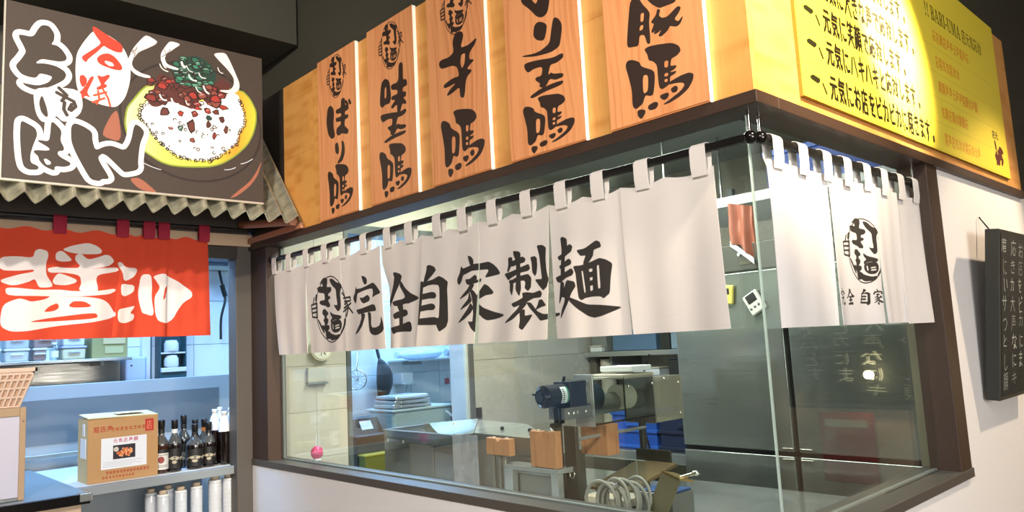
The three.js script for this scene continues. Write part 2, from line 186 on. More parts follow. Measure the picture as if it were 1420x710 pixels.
  wedge: 'M392 356 409 496 336 481 340 451 366 387z',
  wedge2: 'M1007 487 984 565 946 620 887 670 851 686 880 656 946 598 976 551zM435 643 477 632 557 696 477 684z',
  soy: 'M3 138 55 133 122 139 128 107 145 97 176 105 180 125 170 161 172 209 199 249 196 261 158 265 145 262 130 226 104 243 51 259 12 244 10 233 70 212 126 199 126 187 69 195 4 192zM232 94 274 75 333 60 370 74 391 94 382 109 326 112 275 108zM209 115 221 102 239 102 272 137 265 145 226 147 210 140zM199 233 219 200 248 207 291 227 291 239 256 252 206 250z',
  soy2: 'M286 120 304 107 334 139 378 124 405 112 424 114 446 138 424 160 372 175 334 176 305 165 286 141z',
  soy3: 'M177 181 212 172 233 175 298 177 305 160 327 176 364 179 455 166 467 176 455 186 372 204 365 229 377 279 336 283 299 275 310 247 305 206 241 195 185 199z',
  soy4: 'M25 271 45 267 138 277 228 272 278 280 380 279 449 265 456 273 426 291 336 301 207 301 33 302z',
  soy5: 'M20 337 72 313 99 321 116 329 173 317 200 297 242 304 314 304 396 316 426 337 457 387 427 403 352 419 280 425 210 432 108 452 49 453 16 432 12 398zM164 372 187 345 222 329 229 353 208 368zM261 345 278 322 322 324 351 345 337 353 279 353zM114 411 209 392 367 374 378 398 338 406 209 412 121 416z',
  oil: 'M459 146 474 140 494 166 554 166 538 204 503 226 487 226 483 192zM475 248 487 243 539 247 535 277 495 300 476 294zM461 362 504 353 547 341 516 379 542 383 536 409 489 425 462 416zM570 194 611 193 615 250 612 302 624 393 584 379 575 375 559 302 559 268zM619 202 669 187 750 230 803 274 803 301 768 323 738 363 716 407 683 428 641 419 628 388 624 302 649 258 632 223zM669 253 690 244 686 284 657 328z',
};
// strokes in a 100 x 100 cell, for the small writing
const KANA = {
  '一': '6 52 30 44 94 48 70 58 6 52', '、': '30 58 58 86', '。': '40 74 56 70 60 86 46 92 40 78',
  '元': '24 14 80 14;6 40 94 40;38 42 32 70 6 94;60 42 60 88 92 90 94 74', '気': '30 4 12 32;24 16 90 16;24 30 82 30;10 46 76 46 78 80 92 92 96 78;20 58 58 92;56 56 18 92',
  'に': '18 10 14 60 22 94;45 26 86 24;44 70 60 88 92 82', 'お': '10 28 66 26;36 6 36 86 14 78 18 62 50 50 82 56 84 80 62 92;74 16 92 34',
  '店': '50 2 50 14;14 15 94 15;16 15 14 60 4 96;52 24 52 56;52 38 84 38;30 58 82 58 82 94 30 94 30 58', 'を': '14 22 80 20;46 4 24 52 54 46 58 70;88 40 40 66 36 88 84 92',
  'ピ': '20 10 20 78 30 90 86 86;80 32 22 48;82 4 94 4 94 16 82 16 82 4', 'カ': '8 32 86 32 80 86 60 86;44 6 40 60 12 94',
  '磨': '50 0 50 10;12 11 96 11;14 11 12 60 2 96;22 30 50 30;36 18 36 50;56 30 92 30;74 18 74 50;26 58 92 58;50 58 28 80;40 72 84 72 84 96 40 96 40 72',
  'き': '20 22 80 14;16 42 84 34;42 2 72 64;24 70 30 92 76 90', 'ま': '16 20 86 20;20 42 82 42;50 2 50 86 24 92 20 74 50 70 88 90', 'す': '6 24 96 24;56 2 56 60 36 66 34 46 56 46 58 74 34 98',
  'ハ': '34 22 6 88;62 18 96 88', 'キ': '16 34 84 26;10 62 92 50;44 4 60 96', 'と': '30 6 40 46;82 30 28 58 24 86 86 88',
  '応': '50 0 50 14;12 15 96 15;14 15 12 60 2 94;32 52 24 78;46 42 46 86 76 90 80 74;60 38 68 54;84 46 94 68', '対': '24 4 28 20;4 26 54 26;44 26 6 92;14 44 52 86;54 36 98 36;82 4 82 90 64 84;60 52 68 68',
  'し': '30 6 28 74 44 92 86 70', '笑': '24 2 12 24;20 13 46 13;64 2 54 24;60 13 92 13;72 30 28 38;12 56 90 56;50 36 48 60 8 96;52 60 92 96',
  '顔': '26 0 26 10;4 12 48 12;16 18 36 30;36 18 16 30;8 34 50 34;10 34 2 94;44 42 18 56;46 56 18 72;48 70 14 94;54 6 98 6;76 6 70 20;60 22 94 22 94 72 60 72 60 22;60 38 94 38;60 55 94 55;66 74 50 96;82 74 98 96',
  'で': '8 22 86 18 46 46 48 78 80 92;70 34 78 46;84 28 94 40', '大': '8 34 92 34;50 2 48 40 8 96;52 40 92 96', 'な': '10 26 56 24;36 4 12 62;70 18 92 36;66 40 66 82 42 90 42 72 66 70 92 90',
  '声': '12 13 90 13;50 0 50 28;20 28 82 28;18 42 86 42 86 64 18 64;18 42 16 70 4 96;50 42 50 64', 'い': '18 14 24 70 38 84;70 20 86 62', 'サ': '6 34 94 34;30 8 30 62;70 6 68 60 46 96', 'つ': '8 30 60 18 88 46 56 86 34 88',
};
function write(g, text, x, y, w, h, step, width, colour, upright) {          // along x, or downwards with upright = true
  g.strokeStyle = colour; g.lineCap = 'round'; g.lineJoin = 'round'; g.lineWidth = width;
  [...text].forEach((ch, k) => {
    const ox = upright ? x : x + k * step, oy = upright ? y + k * step : y;
    for (const s of (KANA[ch] || '').split(';')) {
      const n = s.split(' ').map(Number); if (n.length < 4) continue;
      g.beginPath(); for (let i = 0; i < n.length; i += 2) g[i ? 'lineTo' : 'moveTo'](ox + n[i] * w / 100, oy + n[i + 1] * h / 100); g.stroke();
    }
  });
}
const HOLED = new Set(['noodlebox', 'emblembox', 'horse', 'pork', 'of', 'taste', 'spicy', 'soy5', 'oil', 'stone']);
// an outline with its corners cut twice, so that strokes look brushed
function brushed2D(str, ratio = 0.2, rounds = 2) {
  return new Path2D(str.split('z').filter(Boolean).map((s) => {
    const n = s.slice(1).trim().split(/\s+/).map(Number); let q = []; for (let i = 0; i + 1 < n.length; i += 2) q.push([n[i], n[i + 1]]);
    for (let r = 0; r < rounds; r++) q = q.flatMap((a, i) => { const b = q[(i + 1) % q.length]; return [[a[0] + (b[0] - a[0]) * ratio, a[1] + (b[1] - a[1]) * ratio], [a[0] + (b[0] - a[0]) * (1 - ratio), a[1] + (b[1] - a[1]) * (1 - ratio)]]; });
    return 'M' + q.map((v) => v[0].toFixed(1) + ' ' + v[1].toFixed(1)).join(' ') + 'z';
  }).join(''));
}
function ink(g, names, colour, line = 0) {
  g.fillStyle = g.strokeStyle = colour; g.lineJoin = 'round'; g.lineCap = 'round';
  for (const n of names) {
    const k = ['complete', 'whole', 'self', 'house', 'make', 'noodle', 'noodlebox'].includes(n) ? 0.12 : 0.2;
    if (HOLED.has(n)) { const p = brushed2D(INK[n], k); g.fill(p, 'evenodd'); if (line) { g.lineWidth = line; g.stroke(p); } continue; }
    for (const s of INK[n].split('z')) if (s) { const p = brushed2D(s, k); g.fill(p); if (line) { g.lineWidth = line; g.stroke(p); } }
  }
}
function lines(g, name, colour, w) { g.strokeStyle = colour; g.lineWidth = w; g.lineCap = g.lineJoin = 'round'; g.stroke(new Path2D(INK[name])); }
function emblem(g, colour) {
  ink(g, ['emblem', 'emblembox'], colour, 1); lines(g, 'emblemline', colour, 8.5); lines(g, 'emblemring', colour, 5);
}
// moves lettering from its own box (x0, y0, width, height) to another
function place(g, from, to, draw) { g.save(); g.translate(to[0], to[1]); g.scale(to[2] / from[2], to[3] / from[3]); g.translate(-from[0], -from[1]); draw(); g.restore(); }
const NOREN_INK = '#2b2723';
function clothBase(g, w, h, c, s) { g.fillStyle = c; g.fillRect(0, 0, w, h); for (let i = 0; i < w * h / 500; i++) { g.fillStyle = (i & 1) ? 'rgba(0,0,0,0.018)' : 'rgba(255,255,255,0.03)'; g.fillRect(rr(0, w), rr(0, h), rr(2, 40), 1); } }
// white curtain on the long side: 2550 x 460 mm
const longCurtain = (() => {
  const [c, g] = canvas(2040, 368); clothBase(g, 2040, 368, '#d8d2ca'); g.scale(0.8, 0.8);
  emblem(g, NOREN_INK); ink(g, ['complete', 'whole', 'self', 'house', 'make', 'noodle', 'noodlebox'], NOREN_INK, 2); return tex(c);
})();
// white curtain on the short side: 1100 x 460 mm
const shortCurtain = (() => {
  const [c, g] = canvas(1100, 460); clothBase(g, 1100, 460, '#d4d1cf');
  place(g, [315, 94, 360, 298], [440, 118, 300, 198], () => emblem(g, NOREN_INK));
  [['complete', [686, 120, 232, 256], 362], ['whole', [918, 129, 243, 250], 442], ['self', [1148, 127, 200, 250], 544], ['house', [1400, 118, 254, 268], 622]].forEach(([n, b, x]) => place(g, b, [x, 334, 64, 48], () => ink(g, n === 'noodle' ? ['noodle', 'noodlebox'] : [n], NOREN_INK, 3)));
  return tex(c);
})();
// upright wooden signs, 330 x 800 mm each; boxes are in the frame of the whole board (x from its left end, y from its top)
const INK_SIGN = '#2d1f18', EMB = [315, 94, 360, 298];
const SIGN_X = [356, 781, 1201, 1630, 2056];                       // left edges
const HORSE = [2124, 560, 219, 197];
function slab(i, draw) {
  const [c, g] = wood(330, 800, [216, 150, 98], [192, 122, 74], 40 + i, 0.11, 0.003); g.translate(-SIGN_X[i], 0); draw(g); return tex(c);
}
const slabs = [
  slab(0, (g) => { place(g, EMB, [440, 14, 172, 196], () => emblem(g, INK_SIGN)); ink(g, ['ba', 'ri2'], INK_SIGN, 4); place(g, HORSE, [430, 514, 212, 218], () => ink(g, ['horse'], INK_SIGN, 2)); }),
  slab(1, (g) => { place(g, EMB, [868, 16, 176, 196], () => emblem(g, INK_SIGN)); ink(g, ['taste'], INK_SIGN, 3); place(g, [1715, 447, 173, 125], [868, 385, 180, 124], () => ink(g, ['jewel'], INK_SIGN, 2)); place(g, HORSE, [850, 520, 220, 215], () => ink(g, ['horse'], INK_SIGN, 2)); }),
  slab(2, (g) => { place(g, EMB, [1287, 14, 180, 198], () => emblem(g, INK_SIGN)); ink(g, ['spicy'], INK_SIGN, 4); place(g, HORSE, [1262, 494, 240, 240], () => ink(g, ['horse'], INK_SIGN, 2)); }),
  slab(3, (g) => { place(g, EMB, [1712, 10, 150, 130], () => emblem(g, INK_SIGN)); g.translate(0, -12); ink(g, ['of', 'ri', 'jewel'], INK_SIGN, 2); g.translate(0, 12); place(g, HORSE, [1697, 564, 222, 178], () => ink(g, ['horse'], INK_SIGN, 2)); }),
  slab(4, (g) => { place(g, EMB, [2135, 12, 180, 198], () => emblem(g, INK_SIGN)); g.translate(0, -18); ink(g, ['pork', 'horse'], INK_SIGN, 2); }),
];
const boardWood = tex(wood(1024, 512, [216, 158, 84], [190, 124, 54], 61, 0.012, 0.05)[0], [0.9, 1.4]);
const boardWoodR = tex(wood(1024, 512, [220, 160, 88], [196, 128, 60], 66, 0.01, 0.05)[0], [0.9, 1.4]);
// the dark painted sign: 1010 x 700 mm
const foodSign = (() => {
  const W = 1010, H = 700, [c, g] = canvas(W * 1.5, H * 1.5); g.scale(1.5, 1.5);
  g.fillStyle = '#453a31'; g.fillRect(0, 0, W, H); for (let i = 0; i < 5000; i++) { g.fillStyle = i & 1 ? 'rgba(255,240,220,0.03)' : 'rgba(0,0,0,0.05)'; g.fillRect(rr(0, W), rr(0, H), 2, rr(2, 14)); }
  ink(g, ['wedge', 'wedge2'], '#a5654d');
  g.save(); g.beginPath(); g.ellipse(700, 360, 300, 262, 0, 0, 7); g.strokeStyle = '#2e2620'; g.lineWidth = 9; g.stroke(); g.restore();
  const gr = g.createLinearGradient(430, 0, 980, 0); gr.addColorStop(0, '#eef2b4'); gr.addColorStop(0.25, '#f4f06a'); gr.addColorStop(0.6, '#f6e24c'); gr.addColorStop(0.82, '#f0a030'); gr.addColorStop(1, '#f2d640');
  ink(g, ['plate'], '#fff'); g.fillStyle = gr; g.fill(brushed2D(INK.plate)); g.strokeStyle = '#8fa136'; g.lineWidth = 7; g.stroke(brushed2D(INK.plate));
  ink(g, ['rice'], '#fbf8f0');
  g.lineWidth = 3.6; const edge = INK.rice.replace(/[Mz]/g, '').trim().split(/\s+/).map(Number);
  for (let i = 0; i + 3 < edge.length; i += 2) for (let t = 0; t < 1; t += 0.2) { const x = edge[i] + (edge[i + 2] - edge[i]) * t, y = edge[i + 1] + (edge[i + 3] - edge[i + 1]) * t; if (y > 215) { g.strokeStyle = '#2a2420'; g.beginPath(); g.arc(x + rr(-5, 5), y + rr(-4, 4), rr(4, 8), rr(0, 6), rr(7, 10)); g.stroke(); } }
  for (let i = 0; i < 26; i++) { g.beginPath(); g.arc(rr(510, 880), rr(360, 500), rr(4, 8), rr(0, 3), rr(4, 7)); g.stroke(); }
  ink(g, ['meat'], '#5b2e26'); ink(g, ['greens'], '#213f33');
  const chunk = (x, y, r, q, col) => { const n = 5 + (rnd() * 3 | 0), pt = []; let a0 = rr(0, 6); for (let i = 0; i < n; i++) { const a = a0 + i * 6.283 / n + rr(-0.3, 0.3), d = rr(0.75, 1.15); pt.push([x + Math.cos(a) * r * d, y + Math.sin(a) * r * q * d]); }
    const poly = (k) => { g.beginPath(); pt.forEach(([u, v], i) => g[i ? 'lineTo' : 'moveTo'](x + (u - x) * k, y + (v - y) * k)); g.closePath(); g.fill(); };
    g.fillStyle = '#22120f'; poly(1.05); g.fillStyle = col; poly(0.78); if (rnd() < 0.45) { g.strokeStyle = 'rgba(240,228,220,0.7)'; g.lineWidth = rr(1.5, 3.5); g.beginPath(); g.moveTo(x - r * 0.4, y + rr(-3, 3)); g.lineTo(x + r * rr(0, 0.4), y - r * q * 0.4); g.stroke(); } };
  const meats = ['#6e3a30', '#8a342a', '#5c2d26', '#8f4a3c', '#a8392c'], leaves = ['#2d6a54', '#1f4a3c', '#3f8a6a', '#265946'];
  for (let i = 0; i < 52; i++) chunk(rr(515, 845), rr(185, 300), rr(14, 28), rr(0.5, 0.9), meats[i % 5]);
  for (let i = 0; i < 60; i++) { const a = rr(0, 6.28), d = Math.sqrt(rnd()); chunk(698 + Math.cos(a) * d * 92, 140 + Math.sin(a) * d * 72, rr(12, 26), rr(0.35, 0.7), leaves[i % 4]); }
  for (let i = 0; i < 13; i++) { g.strokeStyle = '#f4f1ea'; g.lineWidth = rr(4, 8); g.beginPath(); const x = rr(540, 820), y = rr(90, 280); g.moveTo(x, y); g.quadraticCurveTo(x + 6, y + 24, x + rr(14, 34), y + rr(16, 30)); g.stroke(); }
  for (const [x, y, r, q, k] of [[574, 338, 21, 1, 0], [640, 332, 15, 1.1, 4], [702, 322, 16, 1.1, 1], [688, 382, 21, 1.5, 0], [640, 398, 14, 1, 5], [762, 330, 15, 0.8, 6], [760, 360, 12, 1.5, 2], [820, 330, 14, 1.2, 2], [838, 372, 11, 2, 0], [786, 410, 10, 1.8, 1], [600, 403, 11, 0.7, 3], [690, 442, 14, 0.9, 3]]) chunk(x, y, r, q, k < 5 ? meats[k] : leaves[k - 5]);
  ink(g, ['steam1', 'steam2', 'steam3'], '#eee8e2');
  g.strokeStyle = '#453a31'; for (const [x, y] of [[455, 85], [585, 60], [850, 120]]) for (let i = 0; i < 7; i++) { g.lineWidth = rr(1, 2.6); g.beginPath(); g.moveTo(x + rr(-14, 20), y + rr(-10, 10)); g.lineTo(x + rr(-30, 14), y + rr(20, 50)); g.stroke(); }
  for (const [x0, y0, x1, y1] of [[470, 560, 560, 590], [830, 556, 880, 540], [905, 520, 960, 490]]) { g.strokeStyle = '#cfd6dc'; g.lineWidth = 3.5; g.beginPath(); g.moveTo(x0, y0); g.quadraticCurveTo((x0 + x1) / 2, (y0 + y1) / 2 + 8, x1, y1); g.stroke(); }
  ink(g, ['oval'], '#f7f3ee'); ink(g, ['stone'], '#e0402a'); lines(g, 'stoneline', '#d9512f', 8);
  const outlined = (n, holes) => { ink(g, [n], '#f3eeea', 42); ink(g, [n], '#42382f'); };
  outlined('chi'); ink(g, ['yablob'], '#f3eeea', 6); ink(g, ['yabar'], '#42382f'); lines(g, 'yaline', '#42382f', 13);
  outlined('ha'); ink(g, ['hahole'], '#f3eeea'); outlined('n');
  return tex(c);
})();
// red curtain: 900 x 500 mm
const redCurtain = (() => { const [c, g] = canvas(1100, 560); clothBase(g, 1100, 560, '#dc4a2c'); g.scale(1.1, 1.1); g.translate(40, 20); ink(g, ['soy', 'soy2', 'soy3', 'soy4', 'soy5', 'oil'], '#f3ece6', 2); return tex(c); })();
// yellow notice: 2015 x 720 mm
const notice = (() => {
  const [c, g] = canvas(2015, 720); g.fillStyle = '#f0da45'; g.fillRect(0, 0, 2015, 720);
  const y0 = [208, 312, 413, 512, 617];                               // tops of the five rows, below the heading
  const rows = ['元気にお声をと応対します。', '元気に大きな声で応対します。', '元気に笑顔で応対します。', '元気にハキハキと応対します。', '元気にお店をピカピカに磨きます。'];
  rows.forEach((t, k) => { write(g, '一、', 52, y0[k] - 4, 58, 80, 58, 11, '#22210c'); write(g, t, 172, y0[k], 48, 80, 55, 10.5, '#1c180c');
    let s = 1150; const len = [440, 250, 480, 290, 420][k]; while (s < 1150 + len) { const ch = '店応対顔元気磨声'[rnd() * 8 | 0]; write(g, ch, s, y0[k] + 20, 34, 48, 40, 4.2, '#e08a26'); s += 40; }
    g.strokeStyle = '#dcc63a'; g.lineWidth = 3; g.beginPath(); g.moveTo(60, y0[k] + 92); g.lineTo(1900, y0[k] + 92); g.stroke(); });
  g.fillStyle = '#6e6414'; g.font = 'bold 74px serif'; g.save(); g.translate(1090, 186); g.scale(0.9, 1.1); g.fillText('!! BARI-UMA', 0, 0); g.restore(); write(g, '店元気応対', 1530, 126, 50, 64, 54, 5.5, '#6e6414');
  // dark red seal in the lower corner
  g.fillStyle = '#5c2318'; g.save(); g.translate(1868, 628); for (let i = 0; i < 16; i++) { g.beginPath(); g.ellipse(rr(-46, 46), rr(-50, 46), rr(12, 34), rr(8, 20), rr(0, 3), 0, 7); g.fill(); } g.restore(); write(g, '店元', 1800, 520, 40, 36, 44, 5, '#3a3010');
  return tex(c);
})();
const chalk = (() => {
  const [c, g] = canvas(512, 700); g.fillStyle = '#131613'; g.fillRect(0, 0, 512, 700); for (let i = 0; i < 900; i++) { g.fillStyle = 'rgba(210,220,210,0.02)'; g.fillRect(rr(0, 512), rr(0, 700), rr(10, 60), rr(2, 16)); }
  ['磨にいサつとし顔', '応きカ大声なにキ', 'お店をピカにま', '笑元気でハとす'].forEach((t, k) => [...t].forEach((ch, j) => write(g, ch, 20 + k * 122 + rr(-10, 10), 24 + j * 82 + rr(-4, 6), rr(58, 86), rr(56, 82), 0, rr(3.5, 6), ['#a4aaa2', '#8d938b', '#b4b9b0'][j % 3], true))); return tex(c);
})();
const boxFront = (() => {
  const [c, g] = canvas(600, 560); g.fillStyle = '#b58d5e'; g.fillRect(0, 0, 600, 560); for (let i = 0; i < 2500; i++) { g.fillStyle = i & 1 ? 'rgba(90,55,20,0.06)' : 'rgba(255,230,190,0.05)'; g.fillRect(rr(0, 600), rr(0, 560), rr(4, 30), 1); }
  write(g, '磨店声', 44, 66, 50, 50, 56, 6, '#a8432c'); write(g, 'きおまをなきおま', 190, 84, 34, 34, 38, 5, '#a8432c'); g.fillStyle = '#b4352a'; g.fillRect(486, 34, 76, 112); write(g, '店', 500, 50, 48, 80, 0, 5, '#d98a6a');
  g.fillStyle = '#dfe4ea'; g.fillRect(110, 176, 390, 276); write(g, '元気店声顔', 210, 186, 36, 38, 44, 4, '#b8566a');
  g.fillStyle = '#2c2a33'; g.fillRect(210, 246, 190, 124); g.fillStyle = '#c9c2b0'; g.beginPath(); g.ellipse(236, 282, 22, 22, 0, 0, 7); g.fill();
  for (let i = 0; i < 60; i++) { g.fillStyle = ['#d8743e', '#e79a62', '#b9532c', '#eab07c'][i & 3]; const a = rr(0, 6.3), d = Math.sqrt(rnd()); g.beginPath(); g.ellipse(312 + Math.cos(a) * d * 66, 312 + Math.sin(a) * d * 38, rr(6, 14), rr(5, 10), a, 0, 7); g.fill(); }
  g.fillStyle = '#b9c0c8'; for (let k = 0; k < 4; k++) g.fillRect(126, 388 + k * 14, rr(220, 350), 4);
  write(g, 'きおまをなきおまきおまをな', 150, 470, 26, 26, 29, 5, '#a8432c'); write(g, 'おまをなきおまきおま', 120, 512, 22, 22, 28, 4, '#a8432c'); return tex(c);
})();
const bottleLabel = (() => { const [c, g] = canvas(256, 128); g.fillStyle = '#1c1a18'; g.fillRect(0, 0, 256, 128); g.strokeStyle = '#c8bfa8'; g.lineWidth = 4; g.beginPath(); g.arc(64, 96, 44, 3.5, 5.9); g.stroke(); g.fillStyle = '#b6ab92'; for (const [x, y, r] of [[52, 64, 12], [78, 66, 12], [64, 88, 14]]) { g.beginPath(); g.ellipse(x, y, r, r * 0.8, 0, 0, 7); g.fill(); } g.beginPath(); g.ellipse(112, 62, 14, 8, 0, 0, 7); g.fill(); return tex(c); })();
const whiteLabel = (() => { const [c, g] = canvas(256, 128); g.fillStyle = '#dcd9d2'; g.fillRect(0, 0, 256, 128); g.fillStyle = '#22201e'; g.fillRect(0, 0, 256, 24); g.fillStyle = '#8f3a34'; g.beginPath(); g.ellipse(64, 66, 18, 22, 0, 0, 7); g.fill(); g.strokeStyle = '#4a4640'; g.lineWidth = 3; for (const y of [36, 102, 112]) { g.beginPath(); g.moveTo(24, y); g.lineTo(104, y); g.stroke(); } return tex(c); })();
const motorLabel = (() => { const [c, g] = canvas(256, 128); g.fillStyle = '#d9dedb'; g.fillRect(0, 0, 256, 128); g.fillStyle = '#3e8a6c'; g.fillRect(0, 100, 256, 28); g.fillStyle = '#20322c'; for (let i = 0; i < 7; i++) g.fillRect(20 + i * 30, 20, 18, 34); return tex(c); })();

// ---------------------------------------------------------------- lights of the place, with an added fill panel
for (const s of SPOTS) {                                               // a ceiling spot: housing, glowing lens, and the light in front of it
  const d = V(...s.to).sub(V(...s.at)).normalize(), p = V(...s.at);
  const t = thing('track_spotlight', ['black ceiling spotlight aimed at the long white curtain, outside the picture', 'black ceiling spotlight aimed at the painted food sign, outside the picture', 'black ceiling spotlight aimed at the corner of the wooden fascia, outside the picture', 'black ceiling spotlight aimed at the yellow notice, outside the picture', 'black ceiling spotlight aimed at the chalkboard, outside the picture'][SPOTS.indexOf(s)], 'lamp', s.at);
  mesh('housing', rod(p.clone().addScaledVector(d, -0.2).toArray(), p.clone().addScaledVector(d, -0.03).toArray(), 0.045, 0.05), M.black, t);
  mesh('lens', rod(p.clone().addScaledVector(d, -0.032).toArray(), p.clone().addScaledVector(d, -0.024).toArray(), 0.04), glow(s.col, 3), t);
  mesh('stem', rod([s.at[0] - d.x * 0.12, s.at[1] - d.y * 0.12, s.at[2] - d.z * 0.12], [s.at[0] - d.x * 0.12, 3.6, s.at[2] - d.z * 0.12], 0.012), M.black, t);
  const l = new THREE.SpotLight(s.col, s.cd, 0, R(s.cone), s.pen, 2); l.name = 'spot_light'; l.position.set(...s.at); l.target.position.set(...s.to); l.castShadow = true; l.shadow.radius = 2.5; l.shadow.mapSize.set(1024, 1024); l.shadow.bias = -0.0005;
  scene.add(l); scene.add(l.target);
}
for (const s of PANELS) {
  const t = thing('ceiling_light', s.place === 'hall' ? 'large flat ceiling light of the dining hall, outside the picture' : 'flat fluorescent ceiling light inside the kitchen at ' + (s.at[0] > -2 ? 'the noodle machine' : s.at[2] > 0 ? 'the counter with bottles' : 'the hanging wok'), 'lamp', s.at);
  const top = s.place === 'hall' ? 3.6 : 2.78;
  mesh('housing', bx(s.at[0] - s.w / 2 - 0.03, s.at[0] + s.w / 2 + 0.03, s.at[1] + 0.012, top, s.at[2] - s.d / 2 - 0.03, s.at[2] + s.d / 2 + 0.03), M.plasticWhite, t);
  mesh('diffuser', bx(s.at[0] - s.w / 2, s.at[0] + s.w / 2, s.at[1] + 0.004, s.at[1] + 0.012, s.at[2] - s.d / 2, s.at[2] + s.d / 2), glow(s.col, 1.5), t);
  const l = new THREE.RectAreaLight(s.col, s.i, s.w, s.d); l.name = 'panel_light'; l.position.set(...s.at); l.lookAt(s.at[0], 0, s.at[2]); scene.add(l);
}

{
  const s = FILL_PANEL, t = thing('added_fill_panel', 'glowing fill panel added across the hall behind the viewer, outside the picture', 'window', [4.2, 1, 1.6]);
  mesh('diffuser', bx(4.11, 4.13, s.at[1] - s.h / 2, s.at[1] + s.h / 2, s.at[2] - s.w / 2, s.at[2] + s.w / 2), glow(s.col, 1.2), t);
  mesh('frame', join([bx(4.1, 4.2, s.at[1] + s.h / 2, s.at[1] + s.h / 2 + 0.08, s.at[2] - s.w / 2 - 0.08, s.at[2] + s.w / 2 + 0.08), bx(4.1, 4.2, s.at[1] - s.h / 2 - 0.08, s.at[1] - s.h / 2, s.at[2] - s.w / 2 - 0.08, s.at[2] + s.w / 2 + 0.08)]), M.darkTrim, t);
  const l = new THREE.RectAreaLight(s.col, s.i, s.w, s.h); l.name = 'fill_light'; l.position.set(...s.at); l.lookAt(0, s.at[1], s.at[2]); scene.add(l);
}

// ---------------------------------------------------------------- the setting
struct('floor', bx(-4.6, 4.4, -0.2, 0, -4.8, 5.2), M.hallFloor);
struct('ceiling', bx(-4.6, 4.4, 3.6, 3.8, -4.8, 5.2), M.hallDark);
struct('ceiling', join([bx(-4.5, -0.1, 2.78, 2.88, -3.1, -0.12), bx(-4.5, -3.02, 2.78, 2.88, -0.12, 2.7)]), M.ceilingWhite);
struct('wall_hall_right', bx(4.2, 4.4, 0, 3.6, -4.8, 5.2), M.hallDark);
struct('wall_hall_back', bx(-4.6, 4.4, 0, 3.6, 5, 5.2), M.hallDark);
struct('wall_hall_far', bx(-0.1, 4.4, 0, 3.6, -4.8, -4.6), M.beige);
struct('wall_front', bx(-2.92, 0, 0, 1.066, -0.1, 0), M.white);
struct('wall_front_upper', bx(-2.92, -0.02, 2.2, 3.6, -0.12, -0.02), M.hallDark);
struct('wall_right', join([bx(-0.1, -0.008, 0, 1.066, -1.3, -0.1), bx(-0.1, -0.008, 0, 2.2, -4.6, -1.3)]), M.white);
struct('wall_right_upper', bx(-0.12, -0.022, 2.2, 3.6, -4.6, -0.12), M.hallDark);
struct('wall_left_upper', bx(-3.02, -2.92, 2.24, 3.6, 0.001, 5), M.header);
struct('wall_left', bx(-3.02, -2.92, 0, 2.24, 2.6, 5), M.header);
struct('ceiling', bx(-3.0, -2.37, 3.12, 3.6, 0, 5), M.beam);
// window: frame, sill, two panes that meet at the corner
struct('trim_window_left', bx(-2.92, -2.74, 1.066, 2.17, -0.1, 0, 0.003), M.brownTrim);
struct('trim_post', bx(-3.02, -2.921, 0, 2.24, -0.02, 0.08, 0.004), M.post);
struct('trim_window_right', bx(-0.1, 0, 1.066, 2.17, -1.3, -1.19, 0.003), M.brownTrim);
struct('trim_jamb', bx(-0.15, -0.1, 1.066, 2.17, -1.36, -1.26), std('#8d8a72', 0.5));
struct('trim_sill', join([bx(-2.945, 0.006, 1.066, 1.097, -0.14, 0.006, 0.002), bx(-0.14, 0.006, 1.066, 1.097, -1.3, -0.14, 0.002)]), M.sill);
{
  const w = structGroup('window_1');
  mesh('pane', bx(-2.74, -0.068, 1.097, 2.168, -0.076, -0.068), M.glass, w);
  mesh('pane', bx(-0.076, -0.068, 1.097, 2.168, -1.19, -0.084), M.glass, w);
  mesh('pane_edge', bx(-0.0684, -0.0668, 1.097, 2.168, -0.0755, -0.0685), M.glassEdge, w);
  mesh('pane_edge', bx(-0.0755, -0.0685, 1.097, 2.168, -0.0842, -0.0828), M.glassEdge, w);
  mesh('glazing_bead', join([bx(-2.74, -0.07, 1.097, 1.103, -0.09, -0.077), bx(-0.09, -0.077, 1.097, 1.103, -1.19, -0.09), bx(-2.74, -2.728, 1.097, 2.168, -0.09, -0.077)]), M.midGrey, w);
}
// sign board above the window: wooden boards, brown band below them
struct('trim_band', join([bx(-2.92, 0.012, 2.167, 2.2, -0.1, 0.012, 0.002), bx(-0.1, 0.012, 2.167, 2.2, -2.49, -0.1, 0.002)]), M.brownTrim);
{
  const mb = std('#ffffff', 0.5, 0, { map: boardWood }), mr = std('#ffffff', 0.45, 0, { map: boardWoodR }), f = structGroup('trim_board_long'), r = structGroup('trim_board_short');
  for (const [a, b] of [[-2.52, -1.93], [-1.93, -1.34], [-1.34, -0.67], [-0.67, 0]]) for (const [y0, y1] of [[2.2, 2.57], [2.57, 2.944]]) mesh('board', bx(a + 0.0006, b - 0.0006, y0, y1 - 0.0008, -0.02, 0), mb, f);
  mesh('dark_board', bx(-2.92, -2.521, 2.2, 2.944, -0.02, 0), M.darkTrim, f);
  for (const [a, b] of [[-0.83, -0.02], [-1.66, -0.83], [-2.48, -1.66]]) mesh('board', bx(-0.02, 0, 2.2, 2.944, a + 0.0005, b - 0.0005), mr, r);
}
